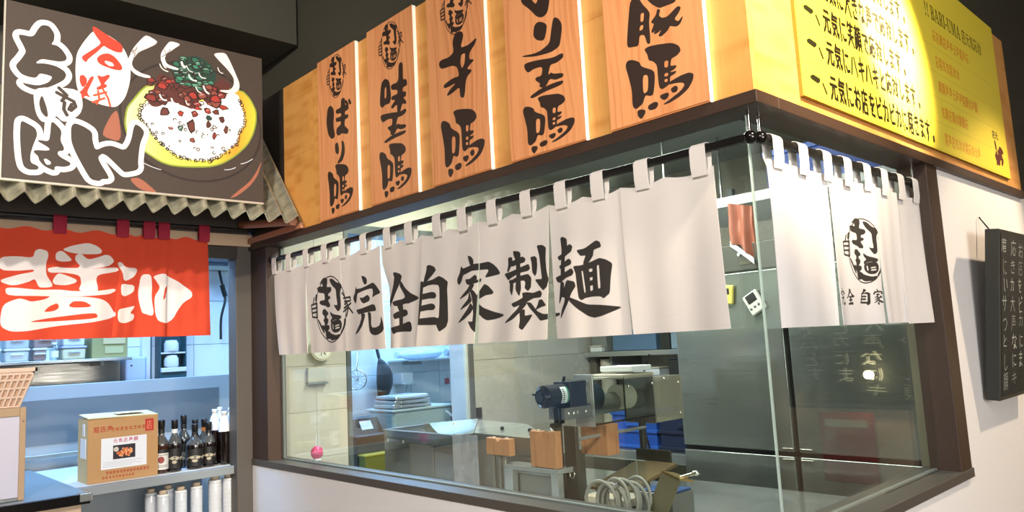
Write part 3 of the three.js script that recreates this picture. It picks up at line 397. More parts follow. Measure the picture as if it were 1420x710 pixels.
// noodle room: left wall with a doorway, back wall
{
  const w = structGroup('wall_kitchen_left');
  mesh('wall', join([bx(-2.95, -2.81, 0, 2.78, -0.49, -0.12), bx(-2.95, -2.81, 2.3, 2.78, -1.36, -0.49), bx(-2.95, -2.81, 0, 2.78, -2.95, -1.36)]), M.groutPale, w);
  for (let i = 0; i < 2; i++) for (let j = 0; j < 8; j++) mesh('tile', bx(-2.81, -2.8, 0.83 + j * 0.24 + 0.0008, 1.07 + j * 0.24 - 0.0008, -0.487 + i * 0.184 + 0.0008, -0.487 + (i + 1) * 0.184 - 0.0008, 0.001), (i + j) % 3 ? M.beigeTile : M.beigeTile2, w);
  for (let i = 0; i < 3; i++) for (let j = 0; j < 4; j++) mesh('wall_panel', bx(-2.81, -2.8, 0.5 + j * 0.51 + 0.001, 0.5 + (j + 1) * 0.51 - 0.001, -1.4 - (i + 1) * 0.5 + 0.001, -1.4 - i * 0.5 - 0.001, 0.002), (i + j) & 1 ? M.greyWall : M.greyWall2, w);
  const d = structGroup('door_1');
  mesh('jamb', bx(-2.96, -2.795, 0, 2.33, -0.515, -0.488), M.doorFrame, d); mesh('jamb', bx(-2.96, -2.795, 0, 2.33, -1.4, -1.365), M.doorFrame, d); mesh('jamb_lining', bx(-2.96, -2.82, 0, 2.3, -1.366, -1.338), M.doorPale, d); mesh('lintel', bx(-2.96, -2.795, 2.28, 2.33, -1.35, -0.515), M.doorFrame, d);
}
struct('wall_kitchen_back', bx(-2.95, -0.1, 0, 2.78, -2.95, -2.85), M.greyWall);
// side kitchen under the blue light: tiled back wall, partition
{
  const w = structGroup('wall_side_kitchen'); mesh('wall', join([bx(-4.5, -4.41, 0, 2.78, -3.1, 2.7), bx(-4.5, -2.95, 0, 2.78, -3.1, -3.0), bx(-4.5, -3.02, 0, 2.78, 2.6, 2.7)]), M.grout, w);
  const tg = bx(0, 0.01, 0.0015, 0.2985, 0.0015, 0.2985, 0.002);
  for (let i = 0; i < 13; i++) for (let j = 0; j < 6; j++) { const t = mesh('tile', tg, (i * 7 + j * 3) % 4 ? M.tile : M.tile2, w); t.position.set(-4.41, 0.82 + j * 0.3, -2.95 + i * 0.3); }
  const p = structGroup('wall_partition'); mesh('plate', bx(-3.88, -3.85, 0, 1.515, -0.45, 2.6, 0.004), std('#a6b2b8', 0.45, 0.1), p); mesh('shade_plate', bx(-3.85, -3.846, 1.2, 1.44, -0.2, 2.6, 0.001), std('#707a80', 0.5, 0.2), p); mesh('ledge', bx(-3.85, -3.8, 1.13, 1.155, 0.3, 2.6, 0.003), M.steel, p);  // shade on the lower partition is put in as a darker plate
}
// timber under the corrugated awning
struct('trim_lintel', bx(-3.02, -2.9, 2.12, 2.185, 0.08, 2.6, 0.003), M.darkTrim);
struct('trim_beam', bx(-3.02, -2.895, 2.187, 2.25, 0.0, 2.6, 0.003), M.beige);

// ---------------------------------------------------------------- signs
const litEdgeM = std('#fbf3e4', 0.3);  // near white colour holds the bright light on the slabs' right edges
['pickled', 'egg', 'hot', 'seaweed', 'pork'].forEach((_, i) => {
  const names = ['leftmost upright wooden menu slab beside the awning, three brush characters', 'upright wooden menu slab second from the awning, brush characters under a round seal', 'upright wooden menu slab with two very large brush characters, middle of five', 'upright wooden menu slab with four brush characters, second from the sign corner', 'upright wooden menu slab next to the sign corner, its two brush characters largest'];
  const x0 = -2.5 + SIGN_X[i] / 1000, x1 = x0 + 0.33, t = thing('menu_slab', names[i], 'sign', [x0 + 0.165, 2.2, 0], 'upright wooden menu slabs above the window');
  const face = sheet(1, 1, (s, q) => [x0 + 0.33 * s, 2.95 - 0.745 * q, 0.0165, s, 1 - q * 0.745 / 0.8], 0.002);
  mesh('face', face, std('#ffffff', 0.55, 0, { map: slabs[i] }), t);
  mesh('core', bx(x0 + 0.0005, x1 - 0.001, 2.2005, 2.949, 0.0005, 0.0145), M.woodBlock, t); const core = mesh('edge_strip', bx(x1 - 0.001, x1 + 0.0005, 2.2005, 2.949, 0.0005, 0.0165), litEdgeM, t); core.userData.label = 'right edge coloured white for the light on it';
});
{
  const t = thing('notice_sign', 'large glossy yellow notice with five rows of black writing, on the short wooden fascia', 'sign', [0, 2.232, -1.257]);
  mesh('printed_face', sheet(1, 1, (s, q) => [0.0125, 2.95 - 0.716 * q, -0.25 - 2.015 * s, s, 1 - q * 0.716 / 0.72], 0.002), std('#ffffff', 0.42, 0, { map: notice }), t);
  mesh('backing', bx(0.0005, 0.0105, 2.2325, 2.949, -2.2655, -0.2495), std('#8a6a1e', 0.5), t);
}
{
  const t = thing('food_sign', 'dark painted sign with white outlined letters and a bowl of fried rice', 'sign', [-2.312, 2.299, 0.71]), k = 0.9846, Y = (m) => 1.6 + (3.0 - m - 1.6) * k, Z = (m) => 1.698 + (1.2 - m - 1.698) * k;   // m: metres on the print
  mesh('painted_face', sheet(1, 1, (s, q) => [-2.3, Y(0.69 * q), Z(1.01 * s), s, 1 - q * 0.69 / 0.7], 0.002), std('#ffffff', 0.62, 0, { map: foodSign }), t);
  mesh('board', bx(-2.312, -2.3025, Y(0.69), Y(0), Z(1.01), Z(0)), M.darkTrim, t);
  const e = mesh('edge_strip', join([bx(-2.313, -2.296, Y(0.698), Y(0.689), Z(1.01), Z(-0.006), 0.002), bx(-2.313, -2.296, Y(0.69), Y(0), Z(0), Z(-0.006), 0.001)]), std('#d9d2c2', 0.35, 0.5), t); e.userData.label = 'thin bright metal edging';
  for (const z of [0.5, 1.0]) mesh('bracket', rod([-2.312, 2.9, z], [-2.92, 2.9, z], 0.012), M.black, t);
}
// ---------------------------------------------------------------- corrugated awning
{
  const t = thing('corrugated_awning', 'weathered corrugated metal awning sloping down under the dark painted sign', 'awning', [-2.5, 2.2, 0.9]);
  const pitch = 0.083, amp = 0.027, N = 22 * 10, len = 1.83;
  const wave = (z) => { const u = ((z - 0.02) / pitch) % 1, tri = u < 0.5 ? u * 4 - 1 : 3 - u * 4; return amp * (0.55 * tri + 0.45 * Math.sin(tri * Math.PI / 2)); };
  const dir = V(-0.435, 0.54, 0).normalize(), nor = V(0.54, 0.435, 0).normalize();
  mesh('corrugated_sheet', sheet(N, 6, (s, q) => { const z = 0.018 + len * s, k = q * 0.7, w = wave(z); return [-2.283 + dir.x * k + nor.x * w, 2.232 + dir.y * k + nor.y * w, z, z * 1.15, k]; }, 0.003), M.galv, t);
  for (const z of [0.03]) mesh('rafter', rod([-2.33, 2.232, z + 0.025], [-2.9, 2.30, z + 0.025], 0.022, 0.022, 6), M.rafter, t);
  mesh('purlin', bx(-2.88, -2.31, 2.2, 2.226, 0.014, 0.03), M.rafter, t);
}
// ---------------------------------------------------------------- curtains
const clothMat = (map) => phys('#ffffff', 0.9, 0, { map, bumpMap: weave, bumpScale: 0.0003, sheen: 0.2, sheenRoughness: 0.8 });
// strap over a rod: n is the direction out of the cloth plane
function strap(along, w, x0, yTop, yBack, rodY, rodR, put, th = 0.0015) {
  const pr = []; const r = rodR + 0.003;
  pr.push([r * 0.75, yTop - 0.022]); pr.push([r, yTop + 0.005]); for (let a = 0; a <= 8; a++) pr.push([r * Math.cos(a * Math.PI / 8), rodY + r * Math.sin(a * Math.PI / 8)]); pr.push([-r, yBack + 0.01]); pr.push([-r * 0.5, yBack - 0.015]);
  return sheet(2, pr.length - 1, (s, q) => { const k = Math.round(q * (pr.length - 1)), p = pr[k], flare = 1 + 0.06 * Math.sin(k); return [...put(x0 + (s - 0.5) * w * flare, p[1], p[0]), s * 0.05, q * 0.1]; }, th);
}
{ // long white curtain on the window
  const t = thing('noren_curtain', 'long white split curtain with a round seal and six big black characters', 'curtain', [-1.43, 1.6, -0.035]);
  const m = clothMat(longCurtain), plain = std('#dad4cc', 0.9, 0, { bumpMap: weave, bumpScale: 0.0003 });
  const top = [[-2.714, -2.385], [-2.382, -2.06], [-2.058, -1.737], [-1.735, -1.452], [-1.45, -1.11], [-1.108, -0.762], [-0.76, -0.465], [-0.463, -0.15]];
  const bot = [[-2.648, -2.37], [-2.355, -2.03], [-2.03, -1.722], [-1.69, -1.48], [-1.5, -1.152], [-1.143, -0.798], [-0.752, -0.462], [-0.453, -0.142]];
  const A = [0.006, 0.004, 0.004, 0.005, 0.007, 0.006, 0.006, 0.004];
  top.forEach(([a, b], i) => {
    const [c, d] = bot[i], ph = i * 1.9;
    mesh('cloth_panel', sheet(22, 16, (s, q) => {
      const x0 = a + (b - a) * s, x1 = c + (d - c) * s, e = Math.pow(q, i === 3 ? 0.6 : 1.5), x = x0 + (x1 - x0) * (i === 3 ? Math.min(1, Math.max(0, (q - 0.18) / 0.25)) : e), u = a + (b - a) * s;
      const y = 2.045 - 0.43 * q - 0.012 * Math.sin(Math.PI * ((s * 2) % 1)) * (1 - q) * (q < 0.2 ? 1 - q * 5 : 0);
      const z = -0.033 + (A[i] * Math.sin(s * 5 + ph + q * 1.2) + 0.003 * Math.sin(s * 13 + ph * 2 + q)) * (0.25 + 0.75 * q) + 0.003 * Math.sin(q * 3 + i) + (i & 1 ? -0.0035 : 0.0035) * q;
      const pu = (i === 0 || i === 2 || i === 4 || i === 6) ? x : x; return [x, y, z, (pu + 2.65) / 2.55, 1 - (2.05 - y) / 0.46];
    }), m, t);
  });
  for (const x of [-2.69, -2.535, -2.36, -2.185, -2.025, -1.852, -1.671, -1.519, -1.336, -1.186, -1.023, -0.853, -0.695, -0.542, -0.377, -0.188]) mesh('strap', strap('x', 0.046, x, 2.045, 2.045, 2.096, 0.0125, (u, y, n) => [u, y, -0.035 + n]), plain, t);
  const r = thing('curtain_rod', 'black curtain rod across the long window, ending in a ball at the corner', 'rod', [-1.4, 2.096, -0.035]);
  mesh('pole', rod([-2.745, 2.1, -0.035], [-0.05, 2.096, -0.035], 0.0125), M.black, r); mesh('finial', ball([-0.04, 2.096, -0.035], 0.0175), M.blackGloss, r); mesh('hanger', rod([-0.04, 2.11, -0.035], [-0.04, 2.168, -0.035], 0.0045), M.chrome, r); mesh('socket', rod([-2.745, 2.1, -0.035], [-2.72, 2.1, -0.035], 0.022), M.black, r);
}
{ // short white curtain round the corner
  const t = thing('noren_curtain', 'short white split curtain with a round seal, on the window side round the corner', 'curtain', [-0.035, 1.6, -0.62]);
  const m = clothMat(shortCurtain), plain = std('#d8d5d2', 0.9, 0, { bumpMap: weave, bumpScale: 0.0003 });
  const P = [[0.088, 0.436, 0.084, 0.434, 0.008, 0.4], [0.434, 0.756, 0.43, 0.722, 0.012, 2.2], [0.758, 0.962, 0.765, 0.955, 0.006, 0.8], [0.955, 1.165, 0.95, 1.162, 0.01, 3.2]];
  P.forEach(([a, b, c, d, A, ph], i) => mesh('cloth_panel', sheet(22, 16, (s, q) => {
    const e = q * q * (3 - 2 * q), u = a + (b - a) * s + ((c - a) * (1 - s) + (d - b) * s) * e, y = 2.045 - 0.435 * q + (i === 3 ? -0.004 : 0);
    const x = -0.031 + (A * Math.sin(s * 5.5 + ph) + 0.003 * Math.sin(s * 12 + ph)) * (0.3 + 0.7 * q) + 0.002 * Math.sin(q * 4 + i); const p = a + (b - a) * s + (i === 2 ? 0.12 : 0);
    return [x, y, -u, (p - 0.08) / 1.1, 1 - (2.05 - y) / 0.46];
  }), m, t));
  for (const u of [0.137, 0.28, 0.428, 0.566, 0.709, 0.847, 0.99, 1.124]) mesh('strap', strap('z', 0.05, u, 2.045, 2.045, 2.1, 0.0125, (w, y, n) => [-0.035 + n, y, -w]), plain, t);
  const r = thing('curtain_rod', 'short black curtain rod round the corner, hung on two small hooks', 'rod', [-0.035, 2.1, -0.6]);
  mesh('pole', rod([-0.035, 2.1, -0.085], [-0.035, 2.1, -1.15], 0.0125), M.black, r); mesh('finial', ball([-0.035, 2.1, -0.078], 0.0175), M.blackGloss, r); mesh('finial', ball([-0.035, 2.1, -1.155], 0.016), M.blackGloss, r);
  mesh('hanger', rod([-0.035, 2.11, -0.078], [-0.035, 2.168, -0.078], 0.0045), M.chrome, r); mesh('hanger', rod([-0.035, 2.11, -1.152], [-0.035, 2.168, -1.152], 0.0045), M.chrome, r);
}
{ // red curtain over the counter
  const t = thing('noren_curtain', 'orange red curtain with bold white characters over the counter at left', 'curtain', [-2.86, 1.73, 0.67]);
  const m = clothMat(redCurtain), strapM = std('#a0203a', 0.85), uv = (z, y) => [((1.12 - z) * 1000 + 40) / 1000, 1 - ((2.22 - y) * 1000 + 20) / 509.1];
  const P = [[1.3, 0.614, 1.3, 0.66, 0.02, 0.4], [0.63, 0.437, 0.685, 0.452, 0.02, 1.2], [0.45, 0.236, 0.475, 0.222, 0.008, 2.6]];
  P.forEach(([a, b, c, d, A, ph], i) => mesh('cloth_panel', sheet(i ? 20 : 44, 16, (s, q) => {
    const e = Math.pow(q, 0.9), z = a + (b - a) * s + ((c - a) * (1 - s) + (d - b) * s) * e, n = i ? 2 : 5, y = 2.212 - 0.482 * q + (q < 0.15 ? (1 - q / 0.15) : 0) * 0.007 * Math.cos(s * n * 6.28);
    const x = -2.86 + (A * Math.sin(s * (i ? 7 : 17) + ph) + 0.004 * Math.sin(s * 23)) * (0.35 + 0.65 * q) + (i === 1 ? 0.03 : 0) * (i ? -1 : 1) * 0.6 - (i === 2 ? 0.03 : 0), p = a + (b - a) * s; return [x, y, z, ...(i === 0 ? uv(z, y) : uv(z, y))];
  }), m, t));
  for (const z of [1.24, 0.9, 0.643, 0.527, 0.46, 0.268]) mesh('strap', strap('z', 0.05, z, 2.215, 2.215, 2.266, 0.011, (w, y, n) => [-2.86 + n, y, w]), strapM, t);
  const r = thing('curtain_rod', 'thin dark curtain rod under the awning, carrying the red curtain', 'rod', [-2.86, 2.266, 0.7]);
  mesh('pole', rod([-2.86, 2.266, 0.0], [-2.86, 2.266, 1.9], 0.0105), M.black, r); mesh('hook', rod([-2.86, 2.266, 1.5], [-2.92, 2.28, 1.5], 0.005), M.black, r); mesh('hook', rod([-2.86, 2.266, 0.12], [-2.92, 2.28, 0.12], 0.005), M.black, r);
}
// ---------------------------------------------------------------- chalkboard on the right wall
{
  const t = thing('chalkboard', 'thick black chalkboard with white handwriting, leaning out from the right wall', 'chalkboard', [0.0, 1.31, -1.8]);
  const body = new THREE.Group(); body.name = 'board'; t.add(body); body.userData.base = [0, 0, 0]; body.rotation.z = -R(6);
  mesh('frame', bx(0.002, 0.05, 0, 0.64, -0.22, 0.265, 0.003), M.darkGrey, body);
  mesh('slate', sheet(1, 1, (s, q) => [0.0518, 0.625 - 0.61 * q, 0.25 - 0.455 * s, s, 1 - q], 0.002), std('#ffffff', 0.8, 0, { map: chalk }), body);
  delete body.userData.base; 
  mesh('cord', rod([0.05, 1.93, -1.75], [0.0, 2.02, -1.75], 0.003), M.black, t);
}
{ // what the short window mirrors: a second board, a red panel added for its reflection and a small lamp on the far wall of the hall
  const t = thing('chalkboard', 'wide framed chalkboard on the far hall wall, seen only mirrored in the glass', 'chalkboard', [1.55, 0.9, -4.6]);
  mesh('frame', bx(1.0, 2.2, 0.95, 2.15, -4.6, -4.56, 0.004), M.darkTrim, t);
  mesh('slate', sheet(1, 1, (s, q) => [1.04 + 1.12 * s, 2.11 - 1.12 * q, -4.557, s, 1 - q], 0.002), std('#ffffff', 0.8, 0, { map: chalk }), t);
  const n = thing('added_red_panel', 'red panel added below the far chalkboard, stands in for a red mirrored shape', 'notice', [1.72, 0.4, -4.6]); mesh('panel', bx(1.5, 1.95, 0.35, 0.92, -4.6, -4.57, 0.01), std('#b0382c', 0.7), n); mesh('strip', bx(1.55, 1.9, 0.8, 0.86, -4.57, -4.566), M.beige, n);
  const l = thing('wall_lamp', 'small warm lamp on the far hall wall, seen only mirrored in the glass', 'lamp', [1.45, 1.22, -4.55]); mesh('bulb', rod([1.45, 1.19, -4.5], [1.45, 1.25, -4.5], 0.007), glow(0xffe9b0, 14), l); mesh('arm', rod([1.45, 1.17, -4.56], [1.45, 1.18, -4.5], 0.008), M.black, l);
  const p = new THREE.PointLight(0xffe9b0, 0.6, 0, 2); p.name = 'lamp_light'; p.position.set(1.45, 1.23, -4.45); p.castShadow = true; p.shadow.radius = 1.5; scene.add(p);
}

// ---------------------------------------------------------------- counter at left, under the red curtain
{
  const t = thing('counter', 'serving counter with blue grey top and black front edge at lower left', 'counter', [-3.0, 0, 1.7]);
  mesh('top', bx(-3.84, -2.68, 1.06, 1.085, 0.81, 2.59, 0.003), M.counterBlue, t); mesh('edge_band', bx(-2.682, -2.66, 1.045, 1.086, 0.81, 2.6, 0.003), M.blackGloss, t); mesh('corner_cap', bx(-2.72, -2.655, 1.055, 1.0875, 0.803, 0.85, 0.004), M.steel, t); mesh('front', bx(-3.82, -2.7, 0, 1.06, 0.835, 2.58), M.beigeBoard, t);
  const s = thing('bottle_shelf', 'grey metal shelf carrying the box and the bottles, with a space below it', 'shelf', [-3.17, 0, 0.44]);
  mesh('shelf_board', bx(-3.84, -2.95, 1.03, 1.07, 0.082, 0.805, 0.003), M.shelfGrey, s); const st = mesh('top_sheet', bx(-3.84, -2.99, 1.0702, 1.0725, 0.086, 0.803), M.plasticWhite, s); st.userData.label = 'white top sheet'; mesh('lower_board', bx(-3.39, -2.95, 0.76, 0.79, 0.082, 0.805, 0.003), M.shelfGrey, s); mesh('back_panel', bx(-3.395, -3.385, 0.79, 1.03, 0.082, 0.805), M.shelfGrey, s);
  for (const z of [0.1, 0.79]) mesh('leg', bx(-3.38, -3.34, 0, 0.76, z - 0.015, z + 0.015), M.midGrey, s);
  const c = thing('menu_stand', 'pale lilac panel in a light wooden frame standing on the counter', 'stand', [-2.77, 1.086, 1.3]);
  mesh('panel', bx(-2.768, -2.758, 1.095, 1.42, 1.05, 1.58), M.lilac, c); mesh('stile', bx(-2.785, -2.75, 1.086, 1.455, 1.028, 1.05, 0.003), M.crateWood, c); mesh('stile', bx(-2.785, -2.75, 1.086, 1.455, 1.58, 1.6, 0.003), M.crateWood, c); mesh('rail', bx(-2.785, -2.75, 1.42, 1.455, 1.05, 1.58, 0.003), M.crateWood, c); mesh('rail', bx(-2.785, -2.752, 1.086, 1.1, 1.05, 1.58, 0.003), M.steel, c); mesh('box_body', bx(-3.06, -2.785, 1.086, 1.453, 1.05, 1.58, 0.003), M.crateWood, c);
  mesh('screw', ball([-2.748, 1.4, 1.039], 0.004), M.chrome, c);
  // basket of open plastic weave
  const b = thing('basket', 'pale pink plastic basket with slotted sides on top of the lilac panel', 'basket', [-2.9, 1.456, 1.3]);
  const rim = (x0, x1, z0, z1, y0, y1) => [bx(x0, x1, y0, y1, z0, z0 + 0.008), bx(x0, x1, y0, y1, z1 - 0.008, z1), bx(x0, x0 + 0.008, y0, y1, z0, z1), bx(x1 - 0.008, x1, y0, y1, z0, z1)];
  mesh('rim', join(rim(-3.06, -2.735, 0.995, 1.59, 1.598, 1.614).concat(rim(-3.055, -2.742, 1.003, 1.585, 1.586, 1.598))), M.basket, b);
  mesh('base', bx(-3.02, -2.77, 1.456, 1.462, 1.05, 1.55), M.basket, b);
  const shell = (a, b) => sheet(1, 1, (s, q) => [a[0] + (b[0] - a[0]) * s + (s ? b[2] : a[2]) * (1 - q), 1.458 + 0.134 * (1 - q), a[1] + (b[1] - a[1]) * s + (s ? b[3] : a[3]) * (1 - q)], 0.003);
  mesh('side', shell([-2.781, 1.55, 0.03, 0.03], [-2.781, 1.054, 0.03, -0.044]), M.basketInner, b); mesh('side', shell([-2.781, 1.054, 0.03, -0.044], [-3.0, 1.054, -0.03, -0.044]), M.basketInner, b);
  const slat = (x0, z0, x1, z1) => rod([x0, 1.458, z0], [x1, 1.592, z1], 0.0052, 0.0052, 6);
  for (let i = 0; i <= 26; i++) mesh('rib', slat(-2.775, 1.05 + i * 0.0192, -2.745, 1.007 + i * 0.022), M.basket, b);
  for (let i = 1; i <= 11; i++) mesh('rib', slat(-2.77 - i * 0.0205, 1.052, -2.745 - i * 0.026, 1.006), M.basket, b);
  for (const k of [0.28, 0.55, 0.8]) mesh('hoop', join([rod([-2.775 + 0.03 * k, 1.458 + 0.134 * k, 1.05 - 0.043 * k], [-2.775 + 0.03 * k, 1.458 + 0.134 * k, 1.55 + 0.03 * k], 0.0055, 0.0055, 6), rod([-2.775 + 0.03 * k, 1.458 + 0.134 * k, 1.05 - 0.043 * k], [-3.01 - 0.03 * k, 1.458 + 0.134 * k, 1.05 - 0.043 * k], 0.0055, 0.0055, 6)]), M.basket, b);
}
{ // cardboard box
  const t = thing('cardboard_box', 'brown cardboard box with red print and a food photo label, top flaps open', 'box', [-3.12, 1.073, 0.58]);
  const w = (n, g, m = M.card) => mesh(n, g, m, t);
  const x0 = -3.19, x1 = -3.02, z0 = 0.43, z1 = 0.735, y0 = 1.073, y1 = 1.36, h = 0.004;
  w('front', sheet(1, 1, (s, q) => [x1, y1 - (y1 - y0) * q, z1 - (z1 - z0) * s, s, 1 - q], h), std('#ffffff', 0.8, 0, { map: boxFront }));
  w('side', bx(x0, x1 - h, y0, y1, z1 - h, z1), M.cardPale); w('side', bx(x0, x1 - h, y0, y1, z0, z0 + h)); w('back', bx(x0, x0 + h, y0, y1, z0 + h, z1 - h)); w('bottom', bx(x0 + h, x1 - h, y0, y0 + h, z0 + h, z1 - h));
  w('flap', sheet(1, 1, (s, q) => [x1 - 0.165 * q, y1 + 0.004 + 0.014 * q - 0.006 * s, z1 - (z1 - z0) * s, s * 0.3, q * 0.16], h), M.cardPale);
  w('flap', sheet(1, 1, (s, q) => [x0 + 0.13 * s + 0.02, y1 - 0.002, z1 - 0.002 - 0.07 * q, s * 0.1, q * 0.1], h), M.cardPale);
  w('side_label', bx(x0 + 0.05, x1 - 0.03, y0 + 0.11, y0 + 0.2, z1, z1 + 0.0015), M.paper); w('tape', bx(x0 + 0.085, x1 - 0.05, y1 - 0.075, y1 - 0.02, z1, z1 + 0.0015), M.paper); w('top_label', bx(x0 + 0.06, x1 - 0.04, y1 + 0.016, y1 + 0.0175, 0.48, 0.6), M.paper);
}
// bottles
{
  const body = (r, h, sh, neck, top) => lathe([[0, 0], [r * 0.92, 0], [r, 0.008], [r, h], [r * 0.86, h + sh * 0.45], [neck * 1.25, h + sh], [neck, h + sh + 0.012], [neck, top], [0, top]], 28);
  const make = (label, x, z, H, kind, group) => {
    const t = thing('bottle', label, 'bottle', [x, 1.0725, z], group), k = t; t.userData.base = undefined; const put = (n, g, m) => mesh(n, g, m, k);
    if (kind === 'soda') {
      const r = 0.03; put('body', lathe([[0, 0], [r * 0.8, 0], [r, 0.012], [r, H * 0.55], [r * 0.97, H * 0.66]], 24), M.cola); put('shoulder', lathe([[r * 0.99, H * 0.62], [r * 0.93, H * 0.74], [r * 0.6, H * 0.86], [0.011, H * 0.91], [0.011, H * 0.94]], 24), M.paper); put('cap', lathe([[0, H], [0.012, H], [0.0135, H * 0.985], [0.0135, H * 0.93], [0, H * 0.93]], 20), M.plasticWhite); return;
    }
    const r = kind === 'wide' ? 0.042 : kind === 'slim' ? 0.028 : 0.033, h = H * 0.52;
    put('body', body(r, h, H * 0.17, 0.0125, H * 0.84), kind === 'white' ? M.amber : M.cola);
    put('shoulder', lathe([[r * 1.004, h * 0.99], [r * 0.87, h + H * 0.078], [0.0165, h + H * 0.172], [0.0135, h + H * 0.2], [0.0135, H * 0.8]], 28), M.clearGlass);
    put('neck_band', lathe([[0.0142, H * 0.74], [0.0142, H * 0.82]], 20), kind === 'band' || kind === 'slim' ? M.plasticWhite : kind === 'amber' ? std('#b5702c', 0.4) : M.labelBlack);
    put('cap', lathe([[0, H], [0.014, H], [0.0155, H * 0.985], [0.0155, H * 0.83], [0, H * 0.83]], 20), M.black);
    const lab = new THREE.CylinderGeometry(r * 1.012, r * 1.012, h * 0.72, 28, 1, true); lab.rotateY(-0.35); lab.translate(0, h * 0.5, 0);
    put('label', lab, std('#ffffff', 0.5, 0, { map: kind === 'white' ? whiteLabel : bottleLabel, side: THREE.DoubleSide }));
  };
  make('dark bottle with a white label and black cap, right beside the cardboard box', -3.06, 0.4, 0.255, 'white');
  make('dark bottle with a white neck band, second in the front row from the box', -3.05, 0.341, 0.25, 'band');
  make('tall black capped bottle behind, between the white banded and the broad bottle', -3.15, 0.262, 0.262, 'plain');
  make('broad dark bottle with a large black label in the middle of the front row', -3.05, 0.243, 0.22, 'wide');
  make('slim bottle with a pale neck standing behind the broad dark bottle', -3.14, 0.208, 0.235, 'slim');
  make('bottle with an amber neck band behind the front row of bottles', -3.12, 0.168, 0.235, 'amber');
  make('dark bottle with a black cap, last of the front row before the soda bottles', -3.055, 0.171, 0.222, 'plain');
  make('white shouldered dark soda bottle, nearest the spirits bottles', -3.1, 0.123, 0.28, 'soda');
  make('white shouldered dark soda bottle in front, second from the spirits bottles', -3.045, 0.094, 0.268, 'soda');
  make('white shouldered dark soda bottle at the back, half hidden by its neighbour', -3.15, 0.075, 0.285, 'soda');
  make('white shouldered dark soda bottle farthest right, cut off by the grey post', -3.11, 0.034, 0.28, 'soda');
}
{ // wrapped stacks of cups below the shelf
  const mk = (z, x, h, r, label) => {
    const t = thing('cup_stack', label, 'cups', [x, 0.79, z], 'plastic wrapped cup stacks under the bottle shelf'); t.userData.base = undefined;
    const n = Math.round(h / 0.022), pr = []; for (let i = 0; i < n; i++) { pr.push([r * 0.93, i * h / n]); pr.push([r, i * h / n + h / n * 0.8]); pr.push([r, i * h / n + h / n * 0.98]); } mesh('cups', lathe([[0, 0], ...pr, [r * 0.8, h], [0, h]], 20), M.cup, t);
    mesh('wrapper', lathe([[r * 1.08, 0.004], [r * 1.1, h * 0.3], [r * 1.06, h * 0.6], [r * 1.1, h * 0.95], [r * 0.5, h + 0.004]], 20), M.film, t); mesh('end_cap', lathe([[0, h + 0.02], [r * 0.62, h + 0.02], [r * 0.66, h + 0.014], [r * 0.66, h], [0, h]], 18), M.cupCap, t);
  };
  mk(0.435, -3.1, 0.19, 0.026, 'wrapped cup stack under the shelf, leftmost and set back'); mk(0.402, -3.03, 0.185, 0.027, 'wrapped cup stack under the shelf, front left one'); mk(0.355, -3.1, 0.195, 0.026, 'wrapped cup stack under the shelf, second at the back'); mk(0.318, -3.03, 0.19, 0.027, 'wrapped cup stack under the shelf, second in front'); mk(0.235, -3.05, 0.195, 0.028, 'wrapped cup stack under the shelf, just left of the two tall rolls'); mk(0.15, -3.03, 0.215, 0.031, 'tall wrapped roll under the shelf, left of two'); mk(0.08, -3.03, 0.215, 0.031, 'tall wrapped roll under the shelf beside the grey post');
}
